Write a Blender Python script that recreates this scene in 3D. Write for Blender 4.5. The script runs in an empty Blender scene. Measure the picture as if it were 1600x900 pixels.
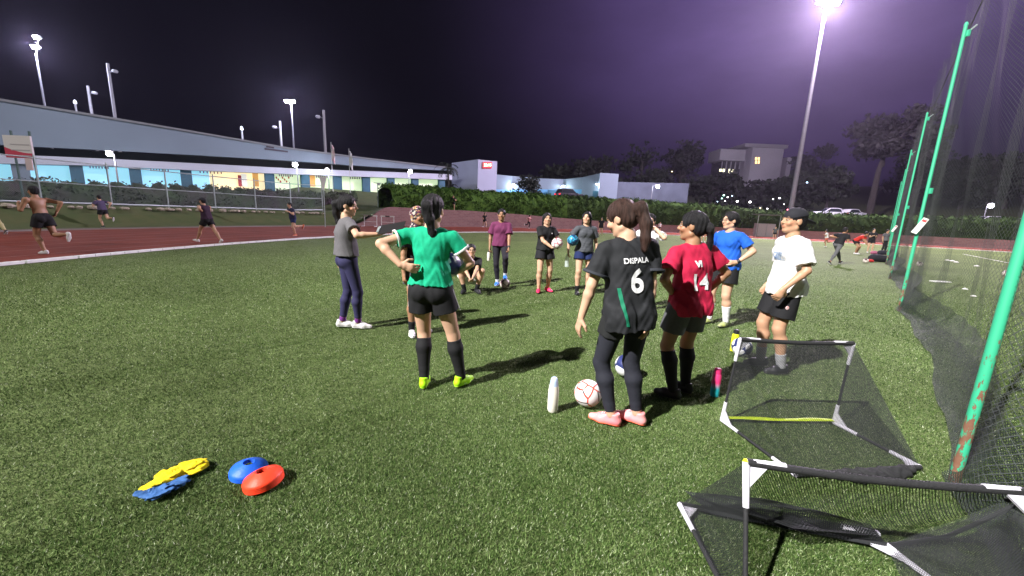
import bpy, bmesh, math, random
import numpy as np
from mathutils import Vector, Matrix
R_ = math.radians
S = bpy.context.scene
COL = S.collection
# ---------------------------------------------------------------- camera
FPX, PITCH, ROLL, CH = 600.0, .187, .042, 1.5
_fw = Vector((0, math.cos(PITCH), -math.sin(PITCH))); _up = Vector((0, math.sin(PITCH), math.cos(PITCH))); _rt = Vector((1, 0, 0))
CR = _rt*math.cos(ROLL) + _up*math.sin(ROLL); CU = -_rt*math.sin(ROLL) + _up*math.cos(ROLL)
cam_d = bpy.data.cameras.new('camera'); cam = bpy.data.objects.new('camera', cam_d); COL.objects.link(cam)
m3 = Matrix((CR, CU, -_fw)).transposed()
cam.matrix_world = Matrix.Translation((0, 0, CH)) @ m3.to_4x4()
cam_d.sensor_width = 36; cam_d.lens = 36*FPX/1600; cam_d.clip_start = .05; cam_d.clip_end = 3000
S.camera = cam
def ray(px, py):
    return _fw + CR*((px-800)/FPX) - CU*((py-450)/FPX)
def G(px, py, z=0.0):            # point where the pixel's ray meets height z
    d = ray(px, py); t = (z-CH)/d.z
    return Vector((0, 0, CH)) + d*t
def AT(px, py, Y):               # point on the pixel's ray at distance Y north
    d = ray(px, py); return Vector((0, 0, CH)) + d*(Y/d.y)
TOWER0 = AT(1291, 6, 56.0)
# ---------------------------------------------------------------- world: night sky, with the tall lamp's glow painted into its colour
W = bpy.data.worlds.new("World"); S.world = W; W.use_nodes = True
nt = W.node_tree; nt.nodes.clear()
def wn(t, **k):
    n = nt.nodes.new(t)
    for a, b in k.items(): setattr(n, a, b)
    return n
out = wn('ShaderNodeOutputWorld'); bg = wn('ShaderNodeBackground'); tc = wn('ShaderNodeTexCoord')
nt.links.new(bg.outputs[0], out.inputs[0])
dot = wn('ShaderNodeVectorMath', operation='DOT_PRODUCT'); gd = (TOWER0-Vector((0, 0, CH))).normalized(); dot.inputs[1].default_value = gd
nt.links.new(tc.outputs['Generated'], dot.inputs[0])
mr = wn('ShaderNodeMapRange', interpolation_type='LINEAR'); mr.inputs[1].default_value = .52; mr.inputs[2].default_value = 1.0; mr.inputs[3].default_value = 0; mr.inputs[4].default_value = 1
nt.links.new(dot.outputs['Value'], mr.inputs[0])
nz = wn('ShaderNodeTexNoise'); nz.inputs['Scale'].default_value = 2.3; nz.inputs['Detail'].default_value = 5; nz.inputs['Roughness'].default_value = .6
mp = wn('ShaderNodeMapping'); mp.inputs['Scale'].default_value = (1, 1, 2.6)
nt.links.new(tc.outputs['Generated'], mp.inputs[0]); nt.links.new(mp.outputs[0], nz.inputs[0])
nr = wn('ShaderNodeMapRange'); nr.inputs[1].default_value = .3; nr.inputs[2].default_value = .75; nr.inputs[3].default_value = .72; nr.inputs[4].default_value = 1.25
nt.links.new(nz.outputs[0], nr.inputs[0])
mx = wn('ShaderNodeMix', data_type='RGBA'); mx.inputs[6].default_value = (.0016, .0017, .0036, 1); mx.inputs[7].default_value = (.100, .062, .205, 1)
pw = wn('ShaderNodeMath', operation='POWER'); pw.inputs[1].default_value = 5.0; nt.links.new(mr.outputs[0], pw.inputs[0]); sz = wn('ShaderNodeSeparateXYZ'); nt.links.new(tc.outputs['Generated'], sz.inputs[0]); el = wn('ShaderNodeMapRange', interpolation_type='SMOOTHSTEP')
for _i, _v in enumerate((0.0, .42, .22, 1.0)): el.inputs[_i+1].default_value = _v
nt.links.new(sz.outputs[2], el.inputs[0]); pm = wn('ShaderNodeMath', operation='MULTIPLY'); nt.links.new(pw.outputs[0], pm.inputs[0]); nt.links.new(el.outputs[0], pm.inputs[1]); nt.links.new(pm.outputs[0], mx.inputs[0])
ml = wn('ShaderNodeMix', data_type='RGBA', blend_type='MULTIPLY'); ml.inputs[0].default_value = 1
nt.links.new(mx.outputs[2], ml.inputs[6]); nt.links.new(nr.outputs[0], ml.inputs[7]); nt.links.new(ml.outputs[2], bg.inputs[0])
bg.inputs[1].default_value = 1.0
S.view_settings.view_transform = 'Standard'; S.view_settings.look = 'None'; S.view_settings.exposure = 0.18; S.view_settings.gamma = 1
S.render.engine = 'CYCLES'
cy = S.cycles; cy.use_denoising = True; cy.max_bounces = 6; cy.diffuse_bounces = 2; cy.glossy_bounces = 2; cy.transmission_bounces = 4; cy.transparent_max_bounces = 24; cy.volume_bounces = 0
cy.caustics_reflective = False; cy.caustics_refractive = False; cy.sample_clamp_indirect = 4
try: cy.denoiser = 'OPENIMAGEDENOISE'
except Exception: pass
# ---------------------------------------------------------------- flood lights (masts seen or read from the shadows, plus added fills)
def lamp_light(name, loc, power, color, radius=.4, spot=None, target=None, blend=.6):
    L = bpy.data.lights.new(name, 'SPOT' if spot else 'POINT'); L.energy = power; L.color = color; L.shadow_soft_size = radius
    o = bpy.data.objects.new(name, L); COL.objects.link(o); o.location = loc
    if spot:
        L.spot_size = R_(spot); L.spot_blend = blend
        o.rotation_euler = (Vector(target)-Vector(loc)).to_track_quat('-Z', 'Y').to_euler()
    return o
KEY = Vector((-38, -25, 42))           # mast behind the photographer, left: throws the long shadows
TOWER = AT(1291, 6, 56.0)                     # tall mast seen at the right
FARL = AT(60, 72, 62.0); FARM = AT(455, 158, 74.0)
lamp_light('key_flood_light', KEY, 430000, (1.0, .975, .94), .42, 44, (20, 10, 0), 1.0)
lamp_light('key_flood_light', KEY+Vector((.6, .3, 0)), 80000, (1.0, .975, .94), .42, 150, (10, 20, 0))
lamp_light('tower_flood_light', TOWER - Vector((.2, .9, .6)), 180000, (.96, .78, 1.0), .5)
lamp_light('left_mast_flood_light', FARL - Vector((-.3, .8, .4)), 15000, (.74, .74, 1.0), .5)
lamp_light('middle_mast_flood_light', FARM - Vector((-.3, .8, .4)), 15000, (.74, .72, 1.0), .5)
lamp_light('added_right_fill_light', (46, 6, 26), 24000, (.98, .98, 1.0), .6)  # added lamp out of view, brightens the right side and fills shadows
lamp_light('added_flats_fill_light', AT(1180, 285, 138), 6500, (.9, .85, 1.0), .5)  # added lamp, only there to brighten the far flats
# ---------------------------------------------------------------- helpers
def tag(o, label=None, cat=None, group=None, kind=None):
    if label: o['label'] = label
    if cat: o['category'] = cat
    if group: o['group'] = group
    if kind: o['kind'] = kind
    return o
def empty(name, loc=(0, 0, 0), rz=0, **k):
    o = bpy.data.objects.new(name, None); COL.objects.link(o); o.location = loc; o.rotation_euler = (0, 0, rz); o.empty_display_size = .1
    return tag(o, **k)
def link_mesh(name, verts, faces, mat=None, parent=None, smooth=False, loc=None):
    me = bpy.data.meshes.new(name); me.from_pydata([tuple(v) for v in verts], [], [tuple(f) for f in faces]); me.update()
    o = bpy.data.objects.new(name, me); COL.objects.link(o)
    if mat: me.materials.append(mat)
    if parent: o.parent = parent
    if smooth: me.polygons.foreach_set('use_smooth', [True]*len(me.polygons))
    if loc is not None: o.location = loc
    return o
def np_mesh(name, V, F, mat=None, parent=None, smooth=True):
    """V (n,3), F (m,k) arrays"""
    me = bpy.data.meshes.new(name); V = np.ascontiguousarray(V, dtype=np.float32); F = np.ascontiguousarray(F, dtype=np.int32)
    n, m, k = len(V), len(F), F.shape[1]
    me.vertices.add(n); me.vertices.foreach_set('co', V.ravel()); me.loops.add(m*k); me.loops.foreach_set('vertex_index', F.ravel())
    me.polygons.add(m); me.polygons.foreach_set('loop_start', np.arange(m, dtype=np.int32)*k)
    try: me.polygons.foreach_set('loop_total', np.full(m, k, dtype=np.int32))
    except Exception: pass
    me.polygons.foreach_set('use_smooth', np.full(m, smooth)); me.update(calc_edges=True); me.validate()
    o = bpy.data.objects.new(name, me); COL.objects.link(o)
    if mat: me.materials.append(mat)
    if parent: o.parent = parent
    return o
class MB:
    def __init__(s): s.v = []; s.f = []
    def add(s, V, F):
        b = len(s.v); s.v += [Vector(x) for x in V]; s.f += [tuple(i+b for i in f) for f in F]
    def box(s, c, d, M=None):
        c = Vector(c); hx, hy, hz = d[0]/2, d[1]/2, d[2]/2; M = M or Matrix.Identity(3)
        V = [c + M @ Vector((x*hx, y*hy, z*hz)) for z in (-1, 1) for y in (-1, 1) for x in (-1, 1)]
        s.add(V, [(0, 2, 3, 1), (4, 5, 7, 6), (0, 1, 5, 4), (2, 6, 7, 3), (0, 4, 6, 2), (1, 3, 7, 5)])
    def bar(s, a, b, w, h=None, up=(0, 0, 1)):
        a = Vector(a); b = Vector(b); d = (b-a); L = d.length; d.normalize(); h = h or w
        u = Vector(up); r = d.cross(u)
        if r.length < 1e-4: r = d.cross(Vector((1, 0, 0)))
        r.normalize(); u = r.cross(d)
        s.box((a+b)/2, (w, L, h), Matrix((r, d, u)).transposed())
    def tube(s, pts, r, n=10, cap=True):
        pts = [Vector(p) for p in pts]; rs = r if isinstance(r, (list, tuple)) else [r]*len(pts); V = []; F = []
        pu = None
        for i, p in enumerate(pts):
            d = (pts[min(i+1, len(pts)-1)] - pts[max(i-1, 0)]).normalized()
            if pu is None:
                pu = Vector((0, 0, 1)) if abs(d.z) < .9 else Vector((1, 0, 0))
            a = d.cross(pu).normalized(); b = a.cross(d).normalized(); pu = b
            for k in range(n):
                t = 2*math.pi*k/n; V.append(p + (a*math.cos(t) + b*math.sin(t))*rs[i])
        for i in range(len(pts)-1):
            for k in range(n):
                k2 = (k+1) % n; F.append((i*n+k, i*n+k2, (i+1)*n+k2, (i+1)*n+k))
        if cap: F.append(tuple(reversed(range(n)))); F.append(tuple((len(pts)-1)*n+k for k in range(n)))
        s.add(V, F)
    def lathe(s, c, prof, n=24, sx=1, sy=1, M=None):
        c = Vector(c); V = []; F = []; M = M or Matrix.Identity(3)
        for r, z in prof:
            for k in range(n):
                t = 2*math.pi*k/n; V.append(c + M @ Vector((r*math.cos(t)*sx, r*math.sin(t)*sy, z)))
        for i in range(len(prof)-1):
            for k in range(n):
                k2 = (k+1) % n; F.append((i*n+k, i*n+k2, (i+1)*n+k2, (i+1)*n+k))
        s.add(V, F)
    def prism(s, poly, y0, y1, M=None, c=(0, 0, 0)):
        """poly in local xz, extruded along local y"""
        M = M or Matrix.Identity(3); c = Vector(c); n = len(poly)
        V = [c + M @ Vector((x, y0, z)) for x, z in poly] + [c + M @ Vector((x, y1, z)) for x, z in poly]
        s.add(V, [tuple(range(n)), tuple(reversed(range(n, 2*n)))] + [(i, (i+1) % n + 0, (i+1) % n + n, i+n)[::-1] for i in range(n)])
    def build(s, name, mat, parent=None, smooth=False, bevel=0):
        o = link_mesh(name, s.v, s.f, mat, None, smooth)
        me = o.data; bm = bmesh.new(); bm.from_mesh(me)
        bmesh.ops.recalc_face_normals(bm, faces=bm.faces)
        if bevel: bmesh.ops.bevel(bm, geom=list(bm.edges), offset=bevel, segments=2, affect='EDGES', profile=.6)
        bm.to_mesh(me); bm.free()
        if smooth:
            me.polygons.foreach_set('use_smooth', [True]*len(me.polygons))
            try: me.set_sharp_from_angle(angle=R_(40))
            except Exception: pass
        if parent: o.parent = parent; o.matrix_parent_inverse = world_of(parent).inverted()
        return o
def world_of(o):
    M = Matrix.Translation(o.location) @ o.rotation_euler.to_matrix().to_4x4() @ Matrix.Diagonal((*o.scale, 1))
    M = o.matrix_parent_inverse @ M if o.parent else M
    return world_of(o.parent) @ M if o.parent else M
# ---------------------------------------------------------------- materials
MATS = {}
def mat(name, col, rough=.7, metal=0, noise=0, nscale=8, bump=0, bscale=60, emit=None, estr=0, spec=.5, col2=None, detail=4, coat=0, stretch=None, alpha=None, trans=0, ior=1.45, sheen=0):
    if name in MATS: return MATS[name]
    m = bpy.data.materials.new(name); m.use_nodes = True; t = m.node_tree; b = t.nodes['Principled BSDF']; L = t.links.new
    c = (*col, 1); b.inputs['Base Color'].default_value = c; b.inputs['Roughness'].default_value = rough; b.inputs['Metallic'].default_value = metal
    b.inputs['Specular IOR Level'].default_value = spec; b.inputs['IOR'].default_value = ior
    if coat: b.inputs['Coat Weight'].default_value = coat
    if trans: b.inputs['Transmission Weight'].default_value = trans
    if sheen: b.inputs['Sheen Weight'].default_value = sheen
    if noise or col2 or bump:
        tc = t.nodes.new('ShaderNodeTexCoord'); mp = t.nodes.new('ShaderNodeMapping'); L(tc.outputs['Object'], mp.inputs[0])
        if stretch: mp.inputs['Scale'].default_value = stretch
    if noise or col2:
        n = t.nodes.new('ShaderNodeTexNoise'); n.inputs['Scale'].default_value = nscale; n.inputs['Detail'].default_value = detail; L(mp.outputs[0], n.inputs[0])
        r = t.nodes.new('ShaderNodeMapRange'); r.inputs[1].default_value = .3; r.inputs[2].default_value = .7; L(n.outputs[0], r.inputs[0])
        mx = t.nodes.new('ShaderNodeMix'); mx.data_type = 'RGBA'
        a = c; d = (*col2, 1) if col2 else tuple(min(1, x*(1+noise)) for x in col)+(1,)
        if not col2: a = tuple(x*(1-noise) for x in col)+(1,)
        mx.inputs[6].default_value = a; mx.inputs[7].default_value = d; L(r.outputs[0], mx.inputs[0]); L(mx.outputs[2], b.inputs['Base Color'])
    if bump:
        n = t.nodes.new('ShaderNodeTexNoise'); n.inputs['Scale'].default_value = bscale; n.inputs['Detail'].default_value = 3; L(mp.outputs[0], n.inputs[0])
        bp = t.nodes.new('ShaderNodeBump'); bp.inputs['Strength'].default_value = bump; bp.inputs['Distance'].default_value = .01; L(n.outputs[0], bp.inputs['Height']); L(bp.outputs[0], b.inputs['Normal'])
    if emit: b.inputs['Emission Color'].default_value = (*emit, 1); b.inputs['Emission Strength'].default_value = estr
    MATS[name] = m; return m
def attr_mat(name, rough=.6, attr='Col', mul=(1, 1, 1), sss=0, sheen=0, bump=0, bscale=200, spec=.5):
    if name in MATS: return MATS[name]
    m = bpy.data.materials.new(name); m.use_nodes = True; t = m.node_tree; b = t.nodes['Principled BSDF']; L = t.links.new
    a = t.nodes.new('ShaderNodeAttribute'); a.attribute_name = attr; L(a.outputs['Color'], b.inputs['Base Color'])
    b.inputs['Roughness'].default_value = rough; b.inputs['Specular IOR Level'].default_value = spec
    if sss: b.inputs['Subsurface Weight'].default_value = sss; b.inputs['Subsurface Radius'].default_value = (.02, .008, .004)
    if sheen: b.inputs['Sheen Weight'].default_value = sheen
    if bump:
        tc = t.nodes.new('ShaderNodeTexCoord'); n = t.nodes.new('ShaderNodeTexNoise'); n.inputs['Scale'].default_value = bscale; L(tc.outputs['Object'], n.inputs[0])
        bp = t.nodes.new('ShaderNodeBump'); bp.inputs['Strength'].default_value = bump; bp.inputs['Distance'].default_value = .003; L(n.outputs[0], bp.inputs['Height']); L(bp.outputs[0], b.inputs['Normal'])
    MATS[name] = m; return m
# ================================================================ SETTING
random.seed(5); rng = np.random.default_rng(5)
CX, CY, RR = 24.5, 9.5, 35.4
def ring(off, n=120, y0=-60, a0=180, a1=0):
    """points of the track line offset outward by off; each with its arc parameter (deg)"""
    P = []
    for y in np.linspace(y0, CY, 12)[:-1]: P.append((CX-RR-off, y, 180.))
    for a in np.linspace(a0, a1, n): P.append((CX+(RR+off)*math.cos(R_(a)), CY+(RR+off)*math.sin(R_(a)), a))
    for y in np.linspace(CY, y0, 12)[1:]: P.append((CX+RR+off, y, 0.))
    return P
def sstep(a, b, x): t = min(1, max(0, (x-a)/(b-a))); return t*t*(3-2*t)
def wallw(a): return sstep(149, 141, a)          # 0 on the grass bank side, 1 on the retaining wall side
def wall_h(a): return 1.75 - .75*sstep(132, 95, a)
def terr(d, a):
    if d <= 9.9: return 0
    L = 1.05*sstep(12.0, 14.2, d) + .55*sstep(15, 30, d) + .5*sstep(30, 70, d)
    Rr = (0 if d < 11.15 else wall_h(a)) + (2.3*sstep(13, 32, d) + 1.2*sstep(32, 60, d) if d > 13 else 0)
    far = 0
    if d > 70: far = (d-70)*.13*sstep(125, 105, a)*sstep(20, 40, a)
    return L*(1-wallw(a)) + Rr*wallw(a) + min(far, 26)
def terr_at(x, y):
    if y < CY: d = abs(x-CX)-RR; a = 180. if x < CX else 0.
    else: d = math.hypot(x-CX, y-CY)-RR; a = math.degrees(math.atan2(y-CY, x-CX))
    return terr(d, a)
def strip(name, offs, mat_, zf=None, n=160, **k):
    rows = [ring(o, n) for o in offs]; V = []; F = []; m = len(rows[0])
    for o, r in zip(offs, rows):
        for x, y, a in r: V.append((x, y, zf(o, a) if zf else 0))
    for i in range(len(offs)-1):
        for j in range(m-1): F.append((i*m+j, (i+1)*m+j, (i+1)*m+j+1, i*m+j+1)[::-1])
    return tag(link_mesh(name, V, F, mat_, smooth=False), **k)
# --- turf
def turf_material():
    m = bpy.data.materials.new('artificial_turf'); m.use_nodes = True; t = m.node_tree; b = t.nodes['Principled BSDF']; L = t.links.new
    tc = t.nodes.new('ShaderNodeTexCoord')
    def noise(s, d=4, r=.6, sc=None):
        n = t.nodes.new('ShaderNodeTexNoise'); n.inputs['Scale'].default_value = s; n.inputs['Detail'].default_value = d; n.inputs['Roughness'].default_value = r
        if sc:
            mp = t.nodes.new('ShaderNodeMapping'); mp.inputs['Scale'].default_value = sc; L(tc.outputs['Object'], mp.inputs[0]); L(mp.outputs[0], n.inputs[0])
        else: L(tc.outputs['Object'], n.inputs[0])
        return n
    def rampn(src, lo, hi, a, c):
        r = t.nodes.new('ShaderNodeMapRange'); r.inputs[1].default_value = lo; r.inputs[2].default_value = hi; r.inputs[3].default_value = a; r.inputs[4].default_value = c; L(src, r.inputs[0]); return r
    big = rampn(noise(.35, 3).outputs[0], .3, .7, .82, 1.18)
    fine = rampn(noise(75, 5, .75).outputs[0], .38, .66, .35, 1.75)
    mid = rampn(noise(9, 4).outputs[0], .3, .7, .82, 1.2)
    mx = t.nodes.new('ShaderNodeMix'); mx.data_type = 'RGBA'; mx.inputs[6].default_value = (.090, .140, .042, 1); mx.inputs[7].default_value = (.155, .185, .078, 1)
    L(noise(30, 5, .7).outputs[0], mx.inputs[0])
    m1 = t.nodes.new('ShaderNodeMath'); m1.operation = 'MULTIPLY'; L(big.outputs[0], m1.inputs[0]); L(fine.outputs[0], m1.inputs[1])
    m2 = t.nodes.new('ShaderNodeMath'); m2.operation = 'MULTIPLY'; L(m1.outputs[0], m2.inputs[0]); L(mid.outputs[0], m2.inputs[1])
    mm = t.nodes.new('ShaderNodeMix'); mm.data_type = 'RGBA'; mm.blend_type = 'MULTIPLY'; mm.inputs[0].default_value = 1; L(mx.outputs[2], mm.inputs[6]); L(m2.outputs[0], mm.inputs[7])
    L(mm.outputs[2], b.inputs['Base Color']); b.inputs['Roughness'].default_value = .75; b.inputs['Specular IOR Level'].default_value = .05
    bp = t.nodes.new('ShaderNodeBump'); bp.inputs['Strength'].default_value = .9; bp.inputs['Distance'].default_value = .02
    L(noise(60, 5, .8).outputs[0], bp.inputs['Height']); L(bp.outputs[0], b.inputs['Normal'])
    return m
turf_m = turf_material()
link_mesh('turf_field', [(-200, -120, -.01), (300, -120, -.01), (300, 60, -.01), (-200, 60, -.01)], [(0, 1, 2, 3)], turf_m)['kind'] = 'structure'
# --- turf fibres (uncountable): many small blades on the nearer field
def blades():
    N = 1500000
    r0, r1 = .9, 22.0
    # density constant close by, then falling with the square of the distance
    k = 2.1; A1 = (k*k-r0*r0)/2; A2 = k*k*math.log(r1/k)
    pick = rng.random(N)*(A1+A2)
    r = np.where(pick < A1, np.sqrt(r0*r0+2*pick), k*np.exp((np.maximum(pick, A1)-A1)/(k*k)))
    a = (rng.random(N)*2-1)*R_(64)
    x = r*np.sin(a); y = r*np.cos(a)
    ok = (np.abs(x) < 30) & (x > CX-RR+.2)
    x, y, r = x[ok], y[ok], r[ok]; n = len(x)
    sc = np.clip(r/3.2, 1, 2.6)
    fade = np.clip((22-r)/12, .05, 1); h = (.004+.0075*rng.random(n))*np.clip(r/6, 1, 1.4)*fade+.0045; w = (.0010+.0009*rng.random(n))*sc
    th = rng.random(n)*2*math.pi; le = (.3+.9*rng.random(n))*h; ph = rng.random(n)*2*math.pi
    bx, by = np.cos(th)*w, np.sin(th)*w
    V = np.empty((n, 3, 3), np.float32)
    z0 = np.full(n, -.009)
    V[:, 0] = np.stack([x-bx, y-by, z0], 1); V[:, 1] = np.stack([x+bx, y+by, z0], 1)
    V[:, 2] = np.stack([x+le*np.cos(ph), y+le*np.sin(ph), h-.009], 1)
    o = np_mesh('turf_fibres', V.reshape(-1, 3), np.arange(n*3).reshape(-1, 3), None, smooth=False)
    g = rng.random(n); pal = np.array([[.020, .046, .008], [.078, .145, .034], [.18, .26, .085], [.32, .40, .19], [.55, .60, .42]])
    idx = np.searchsorted([.42, .72, .90, .98], g); c = pal[idx]*(.8+.4*rng.random((n, 1)))*(1+.13*np.sin(x*1.1+1.7*np.sin(y*.6))+.10*np.sin(y*2.3+x*.7)+.06*np.sin(x*5.1+y*3.7))[:, None]
    C = np.ones((n, 3, 4), np.float32); C[:, :, :3] = c[:, None, :]
    at = o.data.color_attributes.new('Col', 'FLOAT_COLOR', 'POINT'); at.data.foreach_set('color', C.ravel())
    o.data.materials.append(attr_mat('turf_fibre', rough=.8, spec=.12))
    tag(o, 'short green turf fibres covering the pitch', 'grass', kind='stuff')
blades()
# --- track
track_m = mat('red_track', (.17, .045, .030), .9, spec=.1, noise=.22, nscale=.5, bump=.35, bscale=90, detail=6)
strip('running_track', (.1, 9.9), track_m, lambda o, a: .012, kind='structure')
line_m = mat('worn_lane_paint', (.23, .09, .07), .7, noise=.3, nscale=3)
for k in range(1, 8): strip('lane_line', (1.22*k, 1.22*k+.05), line_m, lambda o, a: .018, kind='structure')
white_m = mat('white_kerb_paint', (.72, .72, .70), .5, noise=.1, nscale=5)
def kerb():
    P = ring(0, 300); m = MB()
    for i in range(len(P)-1):
        a = Vector(P[i][:2]+(0,)); b = Vector(P[i+1][:2]+(0,)); L = (b-a).length; k = max(1, int(L/1.0))
        for j in range(k):
            p = a.lerp(b, j/k); q = a.lerp(b, (j+1)/k-.06/(L/k)/k*k if False else (j+.95)/k)
            m.bar(p+Vector((0, 0, .03)), q+Vector((0, 0, .03)), .14, .06)
    m.build('track_kerb', white_m)['kind'] = 'structure'
kerb()
strip('kerb_line', (-.02, .2), white_m, lambda o, a: .017, kind='structure')
# white court line on the far right part of the turf beyond the net
p0, p1 = G(1505, 397), G(1582, 412)
m = MB(); m.bar(p0+Vector((0, 0, .002)), p1+(p1-p0)*.8+Vector((0, 0, .002)), .09, .006); m.build('pitch_line', white_m)['kind'] = 'structure'
# --- terrain beyond the track
grass_m = mat('bank_grass', (.05, .075, .022), .9, col2=(.075, .085, .03), nscale=1.5, bump=.6, bscale=25)
concrete_m = mat('outer_path', (.16, .12, .11), .85, noise=.2, nscale=2)
offs = [9.9, 11.15]
strip('outer_path', offs, concrete_m, lambda o, a: .006, kind='structure')
offs = [11.16, 12, 12.6, 13.2, 14.2, 15, 17, 20, 25, 30, 40, 50, 60, 70, 90, 120, 160, 220, 300, 600, 1200]
strip('terrain', offs, grass_m, terr, n=110, kind='structure')
# retaining wall along the back of the track
def retaining_wall():
    P = [p for p in ring(11.0, 200) if 8 < p[2] < 147]; Q = [p for p in ring(11.3, 200) if 8 < p[2] < 147]
    V = []; F = []
    for (x, y, a), (x2, y2, _) in zip(P, Q):
        h = wall_h(a)*sstep(147, 142, a)+.06
        V += [(x, y, -.02), (x, y, h), (x2, y2, h), (x2, y2, -.02)]
    for i in range(len(P)-1):
        for k in range(3): F.append((i*4+k, i*4+k+1, i*4+k+5, i*4+k+4))
    m = bpy.data.materials.new('pink_brick'); m.use_nodes = True; t = m.node_tree; b = t.nodes['Principled BSDF']
    br = t.nodes.new('ShaderNodeTexBrick'); tc = t.nodes.new('ShaderNodeTexCoord'); mp = t.nodes.new('ShaderNodeMapping'); mp.inputs['Rotation'].default_value = (R_(90), 0, 0)
    t.links.new(tc.outputs['Object'], mp.inputs[0]); t.links.new(mp.outputs[0], br.inputs[0]); br.inputs['Scale'].default_value = 1.4
    br.inputs['Color1'].default_value = (.20, .105, .095, 1); br.inputs['Color2'].default_value = (.15, .075, .07, 1); br.inputs['Mortar'].default_value = (.2, .16, .15, 1); br.inputs['Mortar Size'].default_value = .012
    t.links.new(br.outputs[0], b.inputs['Base Color']); b.inputs['Roughness'].default_value = .9
    o = link_mesh('retaining_wall', V, F, m); tag(o, 'low pinkish brick wall curving behind the far bend of the track', 'wall')
retaining_wall()
# pinkish slope at the end of the bank, where wall starts
# stones along bank top
def rock(c, s):
    m = MB(); V = []; F = []
    rs = random.Random(int(c[0]*991+c[1]*77)); n = 8
    rows = [(0, -.45), (.75, -.35), (1, 0), (.8, .35), (.35, .5)]
    mbv = []
    for r, z in rows:
        for k in range(n):
            t = 2*math.pi*k/n; q = r*(.8+.35*rs.random()); mbv.append((c[0]+s*q*math.cos(t), c[1]+s*q*math.sin(t)*.8, c[2]+s*z*(.8+.3*rs.random())))
    for i in range(len(rows)-1):
        for k in range(n): F.append((i*n+k, i*n+(k+1) % n, (i+1)*n+(k+1) % n, (i+1)*n+k))
    F.append(tuple(range(4*n, 5*n)))
    return mbv, F
stone_m = mat('pale_stone', (.38, .33, .27), .9, noise=.3, nscale=6, bump=.5, bscale=20)
V, F = [], []
kk = 0
for (x, y, a) in ring(13.7, 420):
    if a > 146 and y > 3:
        if random.random() < .8:
            s = random.uniform(.09, .26); v, f = rock((x+random.uniform(-.2, .2), y+random.uniform(-.2, .2), terr(13.7, a)+s*.25), s); b = len(V); V += v; F += [tuple(i+b for i in q) for q in f]
tag(link_mesh('stone_edging', V, F, stone_m, smooth=False), 'row of rough pale rocks along the top of the grass bank', 'rocks', kind='stuff')
# --- fence on the bank
steel_m = mat('galvanised_steel', (.36, .42, .42), .45, metal=.5, noise=.12, nscale=9)
dsteel_m = mat('dark_green_rail', (.05, .10, .09), .5)
def net_material(name, col, cell, thick, rough=.8, diag=True, warp=0.0, alpha_min=0.0):
    m = bpy.data.materials.new(name); m.use_nodes = True; t = m.node_tree; b = t.nodes['Principled BSDF']; L = t.links.new; o = t.nodes['Material Output']
    b.inputs['Base Color'].default_value = (*col, 1); b.inputs['Roughness'].default_value = rough; b.inputs['Specular IOR Level'].default_value = .2
    uv = t.nodes.new('ShaderNodeUVMap'); mp = t.nodes.new('ShaderNodeMapping'); mp.inputs['Scale'].default_value = (1/cell,)*3
    if diag: mp.inputs['Rotation'].default_value = (0, 0, R_(45))
    L(uv.outputs[0], mp.inputs[0])
    sp = t.nodes.new('ShaderNodeSeparateXYZ'); L(mp.outputs[0], sp.inputs[0]); outs = []
    for i in (0, 1):
        f = t.nodes.new('ShaderNodeMath'); f.operation = 'FRACT'; L(sp.outputs[i], f.inputs[0])
        l = t.nodes.new('ShaderNodeMath'); l.operation = 'LESS_THAN'; L(f.outputs[0], l.inputs[0]); l.inputs[1].default_value = thick/cell; outs.append(l)
    mxx = t.nodes.new('ShaderNodeMath'); mxx.operation = 'MAXIMUM'; L(outs[0].outputs[0], mxx.inputs[0]); L(outs[1].outputs[0], mxx.inputs[1])
    tr = t.nodes.new('ShaderNodeBsdfTransparent'); ms = t.nodes.new('ShaderNodeMixShader'); L(mxx.outputs[0], ms.inputs[0]); L(tr.outputs[0], ms.inputs[1]); L(b.outputs[0], ms.inputs[2]); L(ms.outputs[0], o.inputs[0])
    MATS[name] = m; return m
def uv_grid(name, P, nu, nv, su, sv, mat_, parent=None):
    """P(u,v)->Vector, u,v in 0..1; uv in metres su x sv"""
    V = [P(i/nu, j/nv) for j in range(nv+1) for i in range(nu+1)]
    F = [(j*(nu+1)+i, j*(nu+1)+i+1, (j+1)*(nu+1)+i+1, (j+1)*(nu+1)+i) for j in range(nv) for i in range(nu)]
    o = link_mesh(name, V, F, mat_, None, True); uv = o.data.uv_layers.new(name='UVMap')
    for p in o.data.polygons:
        for li, vi in zip(p.loop_indices, p.vertices): uv.data[li].uv = ((vi % (nu+1))/nu*su, (vi//(nu+1))/nv*sv)
    if parent: o.parent = parent; o.matrix_parent_inverse = world_of(parent).inverted()
    return o
chain_m = net_material('chain_link_mesh', (.20, .26, .26), .06, .004, diag=True)
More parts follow.
